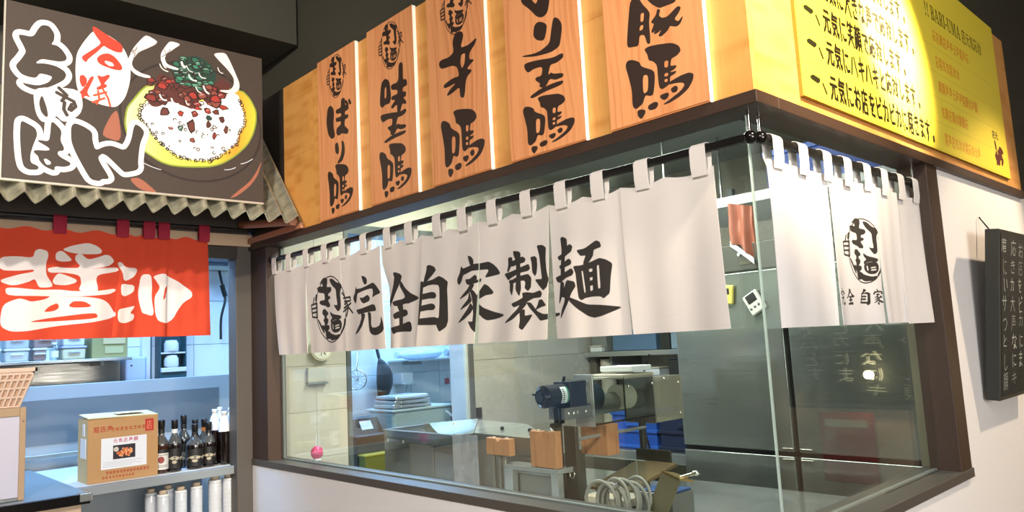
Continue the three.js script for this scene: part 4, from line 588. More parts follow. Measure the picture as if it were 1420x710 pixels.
// ---------------------------------------------------------------- side kitchen behind the partition
{
  const s = thing('wall_shelf', 'long steel wall shelf full of plastic tubs, seen below the red curtain', 'shelf', [-4.2, 1.6, 0.85]);
  mesh('board', bx(-4.395, -4.0, 1.635, 1.652, 0.26, 2.4, 0.003), M.steel, s); mesh('hood_front', bx(-4.39, -4.3, 1.46, 1.634, 0.24, 2.4, 0.004), M.steelDark, s); for (const z of [0.4, 1.2, 2.2]) mesh('bracket', bx(-4.395, -4.05, 1.61, 1.634, z, z + 0.02), M.midGrey, s);
  const tub = (z0, z1, y, h, label, m, lid) => { const t = thing('storage_tub', label, 'tub', [-4.13, y, (z0 + z1) / 2], 'plastic tubs on the steel wall shelf');
    const g = new RoundedBoxGeometry(0.16, h, z1 - z0 - 0.012, 3, 0.012); const p = g.attributes.position; for (let i = 0; i < p.count; i++) { const k = 0.94 + 0.06 * (p.getY(i) / h + 0.5); p.setX(i, p.getX(i) * k); p.setZ(i, p.getZ(i) * k); } g.computeVertexNormals(); g.translate(-4.13, y + h / 2, (z0 + z1) / 2); mesh('body', g, m, t);
    mesh('lid', bx(-4.215, -4.045, y + h, y + h + 0.012, z0 + 0.003, z1 - 0.003, 0.005), lid, t); mesh('handle', bx(-4.052, -4.04, y + h * 0.6, y + h * 0.72, (z0 + z1) / 2 - 0.03, (z0 + z1) / 2 + 0.03, 0.003), lid, t); };
  tub(0.775, 0.905, 1.6525, 0.06, 'clear pale lidded tub on the steel shelf, lower one left of the soap bottle', M.tubClear, M.plasticWhite); tub(0.775, 0.905, 1.725, 0.07, 'clear tub stacked on another, left of the soap bottle', M.tubClear, M.plasticWhite);
  tub(0.91, 1.03, 1.6525, 0.06, 'clear tub at the left picture edge, lower one', M.tubClear, M.plasticWhite); tub(0.91, 1.03, 1.725, 0.07, 'clear tub at the left picture edge, upper one', M.tubClear, M.plasticWhite);
  tub(0.69, 0.77, 1.6525, 0.06, 'small brownish tub behind the soap bottle, lower one', std('#a08a84', 0.4), M.plasticWhite); tub(0.64, 0.77, 1.725, 0.07, 'brownish tub above the soap bottle', std('#a08a84', 0.4), M.plasticWhite);
  tub(0.49, 0.628, 1.6525, 0.065, 'cream tub with lavender lid on the shelf beside the olive box', std('#cfcba8', 0.5), std('#aeb4e0', 0.4)); tub(0.495, 0.625, 1.73, 0.07, 'pale white tub on top of the cream tub', M.plasticWhite, M.plasticWhite);
  const b = thing('soap_bottle', 'small clear bottle with white label standing before the shelf tubs', 'bottle', [-4.02, 1.6525, 0.668]); b.userData.base = undefined;
  mesh('body', lathe([[0, 0], [0.02, 0], [0.022, 0.006], [0.022, 0.062], [0.01, 0.076], [0.008, 0.088]], 20), M.clearGlass, b); mesh('label', lathe([[0.0226, 0.016], [0.0226, 0.052]], 20), M.paper, b); mesh('cap', lathe([[0, 0.1], [0.012, 0.1], [0.013, 0.084], [0, 0.084]], 16), M.plasticWhite, b);
  const o = thing('olive_box', 'olive carton with a torn white flap at the end of the wall shelf', 'box', [-4.13, 1.6525, 0.37]);
  mesh('body', bx(-4.22, -4.04, 1.6525, 1.82, 0.275, 0.47, 0.003), M.olive, o); mesh('flap', bx(-4.04, -4.036, 1.735, 1.8, 0.29, 0.41), M.cardPale, o); mesh('label', bx(-4.04, -4.037, 1.68, 1.72, 0.3, 0.4), std('#b9b482', 0.6), o);
  const d = thing('towel_dispenser', 'pale blue plastic towel dispenser below the end of the wall shelf', 'dispenser', [-4.3, 1.45, 0.18]);
  mesh('case', bx(-4.38, -4.22, 1.44, 1.655, 0.115, 0.235, 0.014), M.paleBlue, d); mesh('side_cover', bx(-4.375, -4.225, 1.445, 1.65, 0.108, 0.116, 0.004), std('#9fb6d8', 0.45), d); mesh('lock', ball([-4.22, 1.6, 0.2], 0.006), M.darkGrey, d);
  const f = thing('steel_upright', 'slim white upright post between dispenser and wall niche', 'post', [-4.36, 0.8, 0.075]); mesh('post', bx(-4.4, -4.34, 0.8, 2.6, 0.05, 0.1, 0.003), M.plasticWhite, f); mesh('dark_edge', bx(-4.4, -4.338, 0.8, 2.6, 0.043, 0.05), M.teal, f);
  const n = thing('wall_cabinet', 'small dark open wall cabinet holding two glass jars below the curtain', 'cabinet', [-4.36, 1.5, -0.07]);
  mesh('case', join([bx(-4.4, -4.3, 1.485, 1.55, -0.165, 0.005), bx(-4.4, -4.3, 1.9, 1.92, -0.165, 0.005), bx(-4.4, -4.3, 1.55, 1.9, -0.165, -0.158), bx(-4.4, -4.3, 1.55, 1.9, -0.002, 0.005), bx(-4.4, -4.39, 1.55, 1.9, -0.158, -0.002)]), M.teal, n); mesh('sill_strip', bx(-4.31, -4.285, 1.545, 1.575, -0.16, 0.0, 0.003), M.plasticWhite, n); mesh('shelf', bx(-4.39, -4.3, 1.665, 1.675, -0.158, -0.002), M.plasticWhite, n);
  for (const [y, w] of [[1.576, 'lower'], [1.6755, 'upper']]) { const j = thing('jar', 'white jar with a dark label on the ' + w + ' shelf of the wall cabinet', 'jar', [-4.335, y, -0.078]); j.userData.base = undefined; mesh('body', lathe([[0, 0], [0.04, 0], [0.046, 0.01], [0.046, 0.055], [0.034, 0.078], [0, 0.08]], 24), M.plasticWhite, j); mesh('label', lathe([[0.0466, 0.012], [0.0466, 0.052]], 10), M.darkGrey, j).scale.set(1, 1, 0.55); }
  const h = thing('wall_hose', 'grey rubber hose hanging from a wall fixture beside the red curtain', 'hose', [-4.38, 2.2, -0.42]);
  mesh('fixture', bx(-4.4, -4.33, 2.23, 2.27, -0.62, -0.3, 0.006), M.steel, h); mesh('hose', tube([[-4.36, 2.24, -0.41], [-4.34, 2.15, -0.42], [-4.35, 2.06, -0.445], [-4.33, 2.02, -0.44], [-4.35, 1.9, -0.42], [-4.36, 1.75, -0.42]], 0.009), M.darkGrey, h); mesh('nozzle', rod([-4.345, 2.13, -0.424], [-4.345, 2.05, -0.447], 0.016), M.black, h);
  struct('trim_soffit', bx(-4.4, -4.1, 2.29, 2.6, -1.0, 0.05, 0.004), std('#8fb0e6', 0.5));  // blue light on the soffit is put into its paint colour
}
{ // through the doorway
  const W = -4.395;
  const sh = thing('wall_shelf', 'steel wall shelf in the blue lit kitchen above the hanging wok', 'shelf', [-4.25, 1.5, -2.2]);
  mesh('board', bx(W, -4.1, 1.515, 1.53, -2.75, -1.82, 0.003), M.steel, sh); mesh('bracket', bx(W, -4.14, 1.49, 1.515, -1.98, -1.965), M.midGrey, sh); mesh('bracket', bx(W, -4.14, 1.49, 1.515, -2.6, -2.585), M.midGrey, sh);
  const bag = (z, w, label, m) => { const t = thing('supply_bag', label, 'bag', [-4.25, 1.5305, z]); const g = new THREE.SphereGeometry(0.5, 26, 18); const p = g.attributes.position; for (let i = 0; i < p.count; i++) { const k = 1 + 0.16 * (noise(p.getX(i) * 6 + z * 7, p.getY(i) * 6 + p.getZ(i) * 6, 3) - 0.5); p.setXYZ(i, p.getX(i) * 0.24 * k, Math.max(-0.4, p.getY(i)) * 0.11 * k, p.getZ(i) * w * k); } g.computeVertexNormals(); g.translate(-4.25, 1.5305 + 0.044, z); mesh('bag', g, m, t); mesh('tied_end', rod([-4.25, 1.56, z + w / 2 - 0.02], [-4.25, 1.575, z + w / 2 + 0.05], 0.012, 0.03, 10), m, t); };
  bag(-2.05, 0.4, 'crinkled clear plastic bag on the shelf above the wok', M.bagClear); bag(-2.46, 0.2, 'clear plastic bag with dark contents at the far end of the shelf', phys('#9fb4c4', 0.3, 0, { transmission: 0.2, thickness: 0 }));
  const lp = thing('lime_packet', 'lime green packet at the far end of the blue lit shelf', 'packet', [-4.2, 1.5305, -2.58]); mesh('packet', bx(-4.26, -4.12, 1.5305, 1.64, -2.64, -2.53, 0.02), M.lime, lp); mesh('seal', bx(-4.25, -4.13, 1.64, 1.65, -2.63, -2.54), M.lime, lp);
  const wok = thing('wok', 'black iron wok hanging by its handle on the tiled wall', 'wok', [-4.24, 1.36, -1.64]);
  const wg = lathe([[0, -0.105], [0.06, -0.098], [0.115, -0.075], [0.16, -0.036], [0.186, 0], [0.19, 0.002], [0.181, 0.004], [0.155, -0.032], [0.11, -0.07], [0.055, -0.093], [0, -0.1]], 40); wg.rotateZ(Math.PI / 2); wg.scale(0.94, 0.94, 0.94); wg.rotateY(0.85); wg.translate(-4.24, 1.385, -1.64); mesh('pan', wg, M.iron, wok);
  mesh('handle', rod([-4.245, 1.55, -1.64], [-4.33, 1.76, -1.64], 0.012), M.iron, wok); mesh('loop', tube([[-4.235, 1.222, -1.65], [-4.225, 1.185, -1.68], [-4.22, 1.175, -1.65], [-4.225, 1.185, -1.615], [-4.24, 1.222, -1.63]], 0.006, 24), M.iron, wok);
  const pd = thing('paper_holder', 'small white paper holder on the tiled wall right of the wok', 'dispenser', [-4.36, 1.32, -1.87]); mesh('case', bx(W, -4.26, 1.33, 1.43, -1.98, -1.86, 0.015), M.plasticWhite, pd); mesh('front_lip', bx(-4.262, -4.235, 1.33, 1.345, -1.97, -1.87, 0.004), M.plasticWhite, pd); mesh('clip', rod([-4.3, 1.33, -1.94], [-4.31, 1.27, -1.93], 0.004), M.chrome, pd);
  const st = thing('mesh_strainer', 'wire strainer with long handle hanging left of the wok', 'strainer', [-4.3, 1.4, -1.47]);
  mesh('handle', rod([-4.33, 1.75, -1.52], [-4.3, 1.47, -1.46], 0.006), M.chrome, st); mesh('ring', (() => { const g = new THREE.TorusGeometry(0.075, 0.005, 8, 30); g.rotateY(Math.PI / 2 - 0.7); g.translate(-4.28, 1.4, -1.45); return g; })(), M.chrome, st);
  mesh('wire_basket', join([0, 1, 2, 3, 4, 5].map((k) => { const g = new THREE.TorusGeometry(0.075, 0.0018, 6, 20, Math.PI); g.rotateX(0); g.rotateZ(Math.PI); g.rotateY(k * Math.PI / 6); g.rotateX(0); g.scale(1, 0.9, 1); g.rotateZ(Math.PI / 2); g.rotateY(-0.7 + Math.PI); g.translate(-4.28, 1.4, -1.45); return g; })), M.chrome, st);
  const ld = thing('ladle', 'long steel ladle hanging at the left side of the doorway', 'ladle', [-4.34, 1.3, -1.34]); mesh('handle', rod([-4.36, 1.75, -1.34], [-4.33, 1.3, -1.345], 0.006), M.chrome, ld); mesh('bowl', (() => { const g = new THREE.SphereGeometry(0.045, 20, 12, 0, 7, Math.PI / 2, Math.PI / 2); g.rotateZ(-0.5); g.translate(-4.3, 1.29, -1.345); return g; })(), M.steel, ld);
  const pipe = thing('water_pipe', 'grey vertical water pipes on the wall left of the wok', 'pipe', [-4.37, 0.9, -1.52]); mesh('pipe', rod([-4.375, 0.82, -1.405], [-4.375, 2.5, -1.425], 0.013), M.midGrey, pipe); mesh('pipe', rod([-4.38, 0.82, -1.445], [-4.38, 2.5, -1.455], 0.009), M.steel, pipe); mesh('valve', ball([-4.37, 1.1, -1.408], 0.024), M.darkGrey, pipe);
  const mk = thing('wall_sticker', 'small red and white sticker on the blue lit wall', 'sticker', [W - 0.01, 1.32, -2.43]); mesh('paper', bx(W - 0.012, W + 0.003, 1.3, 1.38, -2.47, -2.44), M.paper, mk); mesh('red_mark', bx(W - 0.012, W + 0.005, 1.3, 1.35, -2.452, -2.405, 0.002), std('#c0405a', 0.5), mk);
  // range counter
  const c = thing('range_counter', 'dark steel kitchen counter seen through the doorway, loaded with pans', 'counter', [-3.3, 0, -1.5]);
  mesh('top', bx(-3.75, -3.0, 1.06, 1.088, -2.4, -0.95, 0.003), M.steel, c); mesh('cabinet', bx(-3.73, -3.03, 0.1, 1.06, -2.38, -0.98, 0.003), M.teal, c); mesh('low_top', bx(-3.6, -2.96, 0.86, 0.885, -0.95, -0.62, 0.003), M.steel, c); mesh('plinth', bx(-3.7, -3.05, 0, 0.1, -2.35, -1.0), M.black, c); mesh('low_leg', bx(-3.5, -3.1, 0, 0.86, -0.9, -0.66), M.teal, c);
  const bn = thing('plastic_bin', 'olive yellow plastic bin beside the counter in the doorway', 'bin', [-3.01, 0.885, -0.8]); mesh('body', bx(-3.05, -2.97, 0.886, 1.01, -0.9, -0.7, 0.01), M.bin, bn); mesh('rim', bx(-3.053, -2.967, 1.0, 1.014, -0.905, -0.695, 0.005), std('#9a9030', 0.5), bn);
  const sc = thing('kitchen_scale', 'black kitchen scale with a pale display left of the grey tub', 'scale', [-3.18, 0.885, -0.85]); mesh('stand', bx(-3.3, -3.06, 0.8855, 1.115, -0.94, -0.7, 0.01), M.darkGrey, sc); const scf = extrude([[0, 0], [0.16, 0], [0.1, 0.085], [0, 0.095]], 0.2, 0.004); scf.rotateY(0); scf.translate(-3.3, 1.115, -0.93); mesh('body', scf, M.black, sc); const scd = bx(-0.03, 0.03, -0.0015, 0.0015, -0.04, 0.04); scd.rotateZ(-0.95); scd.translate(-3.165, 1.165, -0.83); mesh('display', scd, M.paleBlue, sc);
  const tb = thing('grey_tub', 'large grey plastic tub standing on the counter in the doorway', 'tub', [-3.2, 1.088, -1.24]); mesh('body', bx(-3.42, -3.12, 1.089, 1.235, -1.47, -1.0, 0.03), std('#8b9a98', 0.35), tb); mesh('rim', bx(-3.43, -3.11, 1.225, 1.24, -1.48, -0.99, 0.006), std('#a4b2b0', 0.35), tb);
  for (let k = 0; k < 3; k++) { const f = thing('foil_tray', ['foil wrapped tray on the grey tub, lowest of three', 'foil wrapped tray on the grey tub, middle of three', 'foil wrapped tray on the grey tub, topmost of three'][k], 'tray', [-3.25, 1.24 + k * 0.026, -1.15], 'foil wrapped trays on the grey tub'); const g = new RoundedBoxGeometry(0.24, 0.025, 0.3 - k * 0.02, 14, 0.011); const p = g.attributes.position; for (let i = 0; i < p.count; i++) { const n = noise(p.getX(i) * 40 + k * 9, p.getZ(i) * 40, 5) - 0.5; p.setY(i, p.getY(i) + n * 0.02); } g.computeVertexNormals(); g.translate(-3.25, 1.254 + k * 0.026, -1.16); mesh('wrap', g, M.foil, f); mesh('fold', bx(-3.13, -3.12, 1.247 + k * 0.026, 1.26 + k * 0.026, -1.26, -1.06, 0.003), M.foil, f); }
  const kn = thing('scraper', 'white handled scraper leaning against the grey tub', 'scraper', [-3.09, 1.088, -1.42]); mesh('blade', rod([-3.09, 1.2, -1.39], [-3.06, 1.13, -1.47], 0.006, 0.009), M.plasticWhite, kn); mesh('handle', rod([-3.06, 1.13, -1.47], [-3.045, 1.0885, -1.5], 0.009), M.plasticWhite, kn);
  const ft = thing('black_fryer', 'black box shaped appliance on the counter at the right door jamb', 'appliance', [-3.25, 1.088, -1.66]); mesh('case', bx(-3.4, -3.1, 1.089, 1.235, -1.9, -1.53, 0.01), M.black, ft); mesh('panel', bx(-3.102, -3.096, 1.12, 1.2, -1.68, -1.56, 0.002), M.teal, ft);
}

// ---------------------------------------------------------------- noodle room
{ // left wall and sill
  const c = thing('wall_clock', 'small round pale wall clock half hidden by the white curtain', 'clock', [-2.79, 1.62, -0.32]);
  const cd = new THREE.CylinderGeometry(0.062, 0.066, 0.025, 36); cd.rotateZ(-Math.PI / 2); cd.translate(-2.787, 1.635, -0.325); mesh('case', cd, std('#cfc6a8', 0.4), c); const cf = new THREE.CylinderGeometry(0.052, 0.052, 0.004, 36); cf.rotateZ(Math.PI / 2); cf.translate(-2.7735, 1.635, -0.325); mesh('dial', cf, std('#e6e0cc', 0.4), c);
  mesh('hand', rod([-2.7705, 1.635, -0.325], [-2.7705, 1.605, -0.345], 0.002), M.black, c); mesh('hand', rod([-2.7705, 1.635, -0.325], [-2.7705, 1.6, -0.318], 0.0015), M.black, c);
  const p = thing('paper_holder', 'flat pale holder with a dark slot below the round clock', 'holder', [-2.79, 1.46, -0.3]); mesh('case', bx(-2.8, -2.782, 1.462, 1.54, -0.355, -0.245, 0.004), std('#bdb7a2', 0.5), p); mesh('slot', bx(-2.8, -2.772, 1.452, 1.462, -0.36, -0.24, 0.002), M.midGrey, p);
  const k = thing('kitchen_timer', 'small shiny pink rounded timer standing on the window sill', 'timer', [-2.5, 1.0975, -0.125]);
  const kg = new THREE.SphereGeometry(0.032, 28, 20); kg.scale(0.72, 1, 0.95); kg.translate(-2.49, 1.137, -0.13); mesh('case', kg, M.pink, k); const kb = new THREE.TorusGeometry(0.0305, 0.0025, 8, 30); kb.rotateX(Math.PI / 2 - 0.18); kb.scale(0.74, 1, 0.97); kb.translate(-2.49, 1.128, -0.13); mesh('seam', kb, std('#b02a58', 0.3), k); mesh('foot', bx(-2.505, -2.475, 1.0975, 1.11, -0.145, -0.115, 0.003), M.plasticWhite, k);
  const s = thing('wall_switch', 'narrow black switch plate on the grey kitchen wall beside the doorway', 'switch', [-2.8, 1.2, -1.42]); mesh('plate', bx(-2.8, -2.788, 1.155, 1.225, -1.445, -1.4, 0.002), M.black, s); mesh('rocker', bx(-2.788, -2.784, 1.175, 1.205, -1.432, -1.413, 0.001), M.darkGrey, s);
}
{ // worktable
  const t = thing('work_table', 'long steel worktable behind the window carrying the noodle machine', 'table', [-1.4, 0, -0.75]);
  mesh('top', bx(-2.7, -0.45, 0.9, 0.94, -1.35, -0.16, 0.004), M.steel, t); mesh('apron', bx(-2.66, -0.5, 0.82, 0.9, -1.32, -0.2), M.steelDark, t); for (const [x, z] of [[-2.62, -0.24], [-0.53, -0.24], [-2.62, -1.28], [-0.53, -1.28]]) mesh('leg', rod([x, 0, z], [x, 0.82, z], 0.022), M.steel, t); mesh('under_shelf', bx(-2.64, -0.52, 0.25, 0.27, -1.3, -0.22), M.steelDark, t);
}
{ // hopper box
  const t = thing('dough_hopper', 'open stainless steel hopper box at the window with sloping funnel plates', 'hopper', [-2.1, 0.94, -0.57]); const w = 0.004, x0 = -2.39, x1 = -1.84, z0 = -0.45, z1 = -0.7, y0 = 0.94, y1 = 1.212;
  mesh('front_plate', bx(x0, x1, y0, y1, z0 - w, z0, 0.0015), M.steelFace, t); mesh('back_plate', bx(x0, x1, y0, y1 + 0.01, z1, z1 + w, 0.0015), M.steel, t); mesh('side_plate', bx(x0, x0 + w, y0, y1, z1 + w, z0 - w), M.steel, t); mesh('side_plate', bx(x1 - w, x1, y0, y1, z1 + w, z0 - w), M.steel, t);
  mesh('funnel_plate', sheet(1, 1, (s, q) => [x0 + 0.012 + 0.15 * q, y1 - 0.02 - 0.17 * q, z0 - 0.006 - (0.238) * s], 0.003), M.steelDark, t); mesh('funnel_plate', sheet(1, 1, (s, q) => [x1 - 0.01 - 0.17 * (1 - q), y1 - 0.19 + 0.18 * q, z0 - 0.006 - 0.238 * s], 0.003), M.chrome, t);
  mesh('rim', join([bx(x0 - 0.004, x1 + 0.004, y1, y1 + 0.005, z0 - 0.012, z0 + 0.003, 0.002), bx(x0 - 0.004, x0 + 0.012, y1, y1 + 0.005, z1, z0 - 0.012, 0.002)]), M.steel, t);
  for (const x of [-2.352, -2.22]) mesh('bolt', ball([x, 1.165, -0.448], 0.009, 1, 1, 0.5), M.chrome, t); mesh('knob', ball([-2.12, 1.222, -0.69], 0.012), M.brass, t); mesh('hatch', bx(-2.17, -1.98, 1.0, 1.16, z0, z0 + 0.003, 0.001), M.steelDark, t);
  const f = mesh('side_film', sheet(16, 12, (s, q) => { const a = 0.012 * (noise(s * 6, q * 7, 4) - 0.5); return [-1.832 + 0.16 * s + a, 1.222 - 0.25 * q, -0.445 - 0.012 * s + a]; }, 0.001), M.film, t); f.userData.label = 'crinkled clear plastic film on the right side';
  mesh('funnel_slide', sheet(8, 6, (s, q) => { const L = [-2.33 + 0.49 * s, 1.222 - 0.01 * s, -0.688 + 0.225 * s], U = [-2.0 + 0.22 * s, 1.25 - 0.036 * s, -0.745 + 0.22 * s]; const sag = 0.03 * Math.sin(Math.PI * s) * (1 - q); return [L[0] + (U[0] - L[0]) * q, L[1] + (U[1] - L[1]) * q - sag, L[2] + (U[2] - L[2]) * q]; }, 0.003), std('#cdb98c', 0.16, 0.9), t);  // warm reflection in the slide is put into its golden colour
  const c = thing('feed_chute', 'sloping bright steel feed plate with two bolts between hopper and noodle machine', 'chute', [-1.55, 1.0, -0.62]);
  mesh('slope', sheet(1, 1, (s, q) => [-2.0 + 0.34 * s + (0.16 + 0.18 * s) * q, 1.246 - 0.006 * s - 0.03 * q, -0.75 + 0.2 * q], 0.004), M.steel, c);
  mesh('front_skirt', bx(-1.82, -1.33, 1.14, 1.212, -0.548, -0.54), M.steelDark, c); for (const x of [-1.7, -1.52]) mesh('bolt', ball([x, 1.232, -0.63], 0.009), M.black, c); mesh('support', bx(-1.8, -1.35, 0.94, 1.14, -0.79, -0.55), M.steelDark, c);
}
{ // wooden blocks
  const blk = (x0, x1, y0, y1, z0, z1, label, m) => { const t = thing('wooden_block', label, 'block', [(x0 + x1) / 2, y0, (z0 + z1) / 2]); const w = x1 - x0, h = y1 - y0;
    const g = extrude([[0, 0], [w, 0], [w, h], [w * 0.62, h * 0.985], [w * 0.52, h * 0.78], [w * 0.42, h * 0.98], [0, h]], z1 - z0 - 0.008, 0.003); g.translate(x0, y0, z0 + 0.004); mesh('block', uvBox(g), m, t); for (const k of [0.22, 0.78]) mesh('pin', rod([x0 + w * k, y1 - 0.005, (z0 + z1) / 2], [x0 + w * k, y1 + 0.006, (z0 + z1) / 2], 0.008), M.cupCap, t); };
  const wt = tex(wood(256, 256, [178, 126, 84], [150, 98, 62], 91, 0.08, 0.01)[0], [4, 4]), wm = std('#ffffff', 0.65, 0, { map: wt });
  blk(-1.335, -1.2, 1.12, 1.255, -0.49, -0.45, 'largest orange brown wooden block in front of the steel post', wm); blk(-1.606, -1.465, 1.15, 1.213, -0.485, -0.45, 'low pair shaped wooden block beside the plastic covered hopper', wm); blk(-1.33, -1.19, 1.13, 1.25, -0.83, -0.75, 'wooden block behind the slanting rod of the noodle machine', wm);
}
{ // the machine
  const t = thing('noodle_machine', 'steel noodle machine with black motor and clear acrylic roller covers', 'machine', [-1.2, 0.94, -0.85]); const X = -1.25;
  const cy = (z0, z1, r, r2, m, n, y = 1.392, x = X) => mesh(n, rod([x, y, z0], [x, y, z1], r, r2, 36), m, t);
  cy(-0.452, -0.56, 0.045, 0.046, M.black, 'motor'); cy(-0.436, -0.452, 0.03, 0.043, M.blackGloss, 'motor_cap'); cy(-0.43, -0.437, 0.018, 0.018, M.darkGrey, 'motor_hub'); mesh('motor_knob', rod([X - 0.042, 1.4, -0.45], [X - 0.052, 1.403, -0.446], 0.005), M.black, t);
  const lb = new THREE.CylinderGeometry(0.0468, 0.0468, 0.04, 24, 1, true, 0, 1.5); lb.rotateX(Math.PI / 2); lb.rotateZ(0.9); lb.translate(X, 1.392, -0.535); mesh('motor_label', lb, std('#ffffff', 0.5, 0, { map: motorLabel, side: THREE.DoubleSide }), t);
  mesh('gear_box', bx(X - 0.045, X + 0.045, 1.34, 1.445, -0.665, -0.56, 0.004), M.black, t); mesh('gear_collar', bx(X - 0.042, X + 0.042, 1.348, 1.44, -0.69, -0.665, 0.003), M.chrome, t); mesh('eye_bolt', rod([X, 1.44, -0.57], [X + 0.012, 1.465, -0.57], 0.006), M.black, t);
  mesh('end_plate', bx(X - 0.05, X + 0.055, 1.25, 1.465, -0.697, -0.69, 0.002), M.steel, t); mesh('end_plate', bx(X - 0.12, X + 0.05, 1.22, 1.43, -1.12, -1.112, 0.002), M.steelDark, t);
  mesh('bolt_plate', bx(X - 0.05, X + 0.045, 1.295, 1.342, -0.69, -0.53, 0.002), M.steelDark, t); for (const z of [-0.545, -0.575, -0.6, -0.65]) mesh('bolt', ball([X + 0.046, 1.318, z], 0.006), M.chrome, t);
  cy(-0.7, -1.11, 0.045, 0.045, M.steelDark, 'roller', 1.33, X - 0.05); cy(-0.71, -0.79, 0.062, 0.062, std('#1d2836', 0.3), 'drum', 1.365, X - 0.03); cy(-0.94, -1.02, 0.055, 0.055, M.beigeTile, 'drum', 1.35, X - 0.03);
  mesh('cover_side', bx(X + 0.045, X + 0.05, 1.262, 1.44, -1.11, -0.7), M.acrylic, t); mesh('cover_top', bx(X - 0.11, X + 0.05, 1.441, 1.446, -1.11, -0.7), M.acrylic, t); mesh('cover_edge', join([bx(X + 0.044, X + 0.051, 1.255, 1.262, -1.11, -0.7), bx(X + 0.0445, X + 0.0505, 1.262, 1.44, -0.905, -0.901)]), M.black, t);
  for (const z of [-0.93, -1.1]) mesh('bolt', ball([X + 0.053, 1.4, z], 0.006), M.chrome, t);
  mesh('outlet_box', bx(X - 0.1, X + 0.045, 1.222, 1.425, -1.34, -1.12, 0.003), phys('#cfccba', 0.12, 0, { transmission: 0.75, thickness: 0 }), t); mesh('outlet_top', bx(X - 0.16, X + 0.05, 1.432, 1.452, -1.12, -0.9, 0.003), M.beigeTile2, t); mesh('tray_rim', bx(X - 0.13, X + 0.055, 1.462, 1.485, -1.1, -0.96, 0.003), M.plasticWhite, t);
  for (const [y, z] of [[1.415, -1.2], [1.39, -1.31], [1.25, -1.31]]) mesh('bolt', ball([X + 0.047, y, z], 0.006), M.chrome, t);
  // stand
  const S = -1.225;
  mesh('post', bx(S - 0.03, S - 0.008, 0.94, 1.285, -0.535, -0.485, 0.002), M.postDark, t); mesh('post', bx(S - 0.008, S + 0.055, 0.94, 1.27, -0.56, -0.54, 0.002), M.postDark, t); mesh('post_head', bx(S - 0.035, S - 0.005, 1.28, 1.345, -0.55, -0.515, 0.003), M.black, t); mesh('bolt', ball([S - 0.018, 1.262, -0.482], 0.008), M.chrome, t);
  for (const x of [-0.02, 0.03]) { const g = new THREE.TorusGeometry(0.012, 0.0035, 8, 20); g.scale(1, 1.3, 1); g.translate(S + x, 1.085, x < 0 ? -0.481 : -0.536); mesh('shackle', g, M.chrome, t); }
  mesh('post', bx(X - 0.01, X + 0.01, 0.94, 1.25, -1.09, -1.06, 0.002), M.postDark, t); mesh('brace_rod', rod([S, 1.21, -0.55], [S, 1.21, -1.06], 0.008), M.steel, t);
  mesh('guard_plate', bx(X + 0.11, X + 0.36, 0.94, 1.15, -0.612, -0.606), M.acrylic, t); mesh('guard_edge', join([bx(X + 0.11, X + 0.36, 1.1485, 1.1505, -0.612, -0.606), bx(X + 0.319, X + 0.321, 0.94, 1.15, -0.612, -0.606)]), M.acrylicEdge, t);
  mesh('crumb_tray', sheet(1, 1, (s, q) => [X + 0.06 + 0.2 * s, 1.085 - 0.06 * q, -0.95 + 0.32 * q], 0.012), std('#6a5a3e', 0.4, 0.4), t); mesh('tray_back', bx(X + 0.04, X + 0.22, 1.0, 1.13, -0.975, -0.965, 0.002), std('#4f4d42', 0.35, 0.6), t); mesh('tray_side', bx(X + 0.08, X + 0.1, 0.94, 1.03, -0.96, -0.64, 0.003), M.postDark, t);
  const b = thing('roller_base', 'low steel frame box under the wooden blocks at the window', 'machine base', [-1.34, 0.94, -0.5]);
  mesh('frame', join([bx(-1.5, -1.19, 1.095, 1.115, -0.54, -0.45, 0.002), bx(-1.23, -1.19, 0.94, 1.095, -0.48, -0.45, 0.002), bx(-1.5, -1.45, 0.94, 1.095, -0.48, -0.45, 0.002)]), M.steel, b); mesh('inner_plate', bx(-1.45, -1.23, 1.0, 1.09, -0.5, -0.49, 0.002), M.midGrey, b); mesh('dark_plate', bx(-1.45, -1.23, 0.94, 1.0, -0.495, -0.485), M.darkGrey, b); mesh('lip', bx(-1.45, -1.23, 1.078, 1.088, -0.49, -0.48, 0.002), M.steel, b); for (const x of [-1.32, -1.21]) mesh('bolt', ball([x, 1.118, -0.46], 0.008), M.chrome, b); for (const x of [-1.59, -1.55, -1.52]) mesh('pin', rod([x, 0.94, -0.475], [x, 1.14, -0.475], 0.009), M.steelDark, b);
}
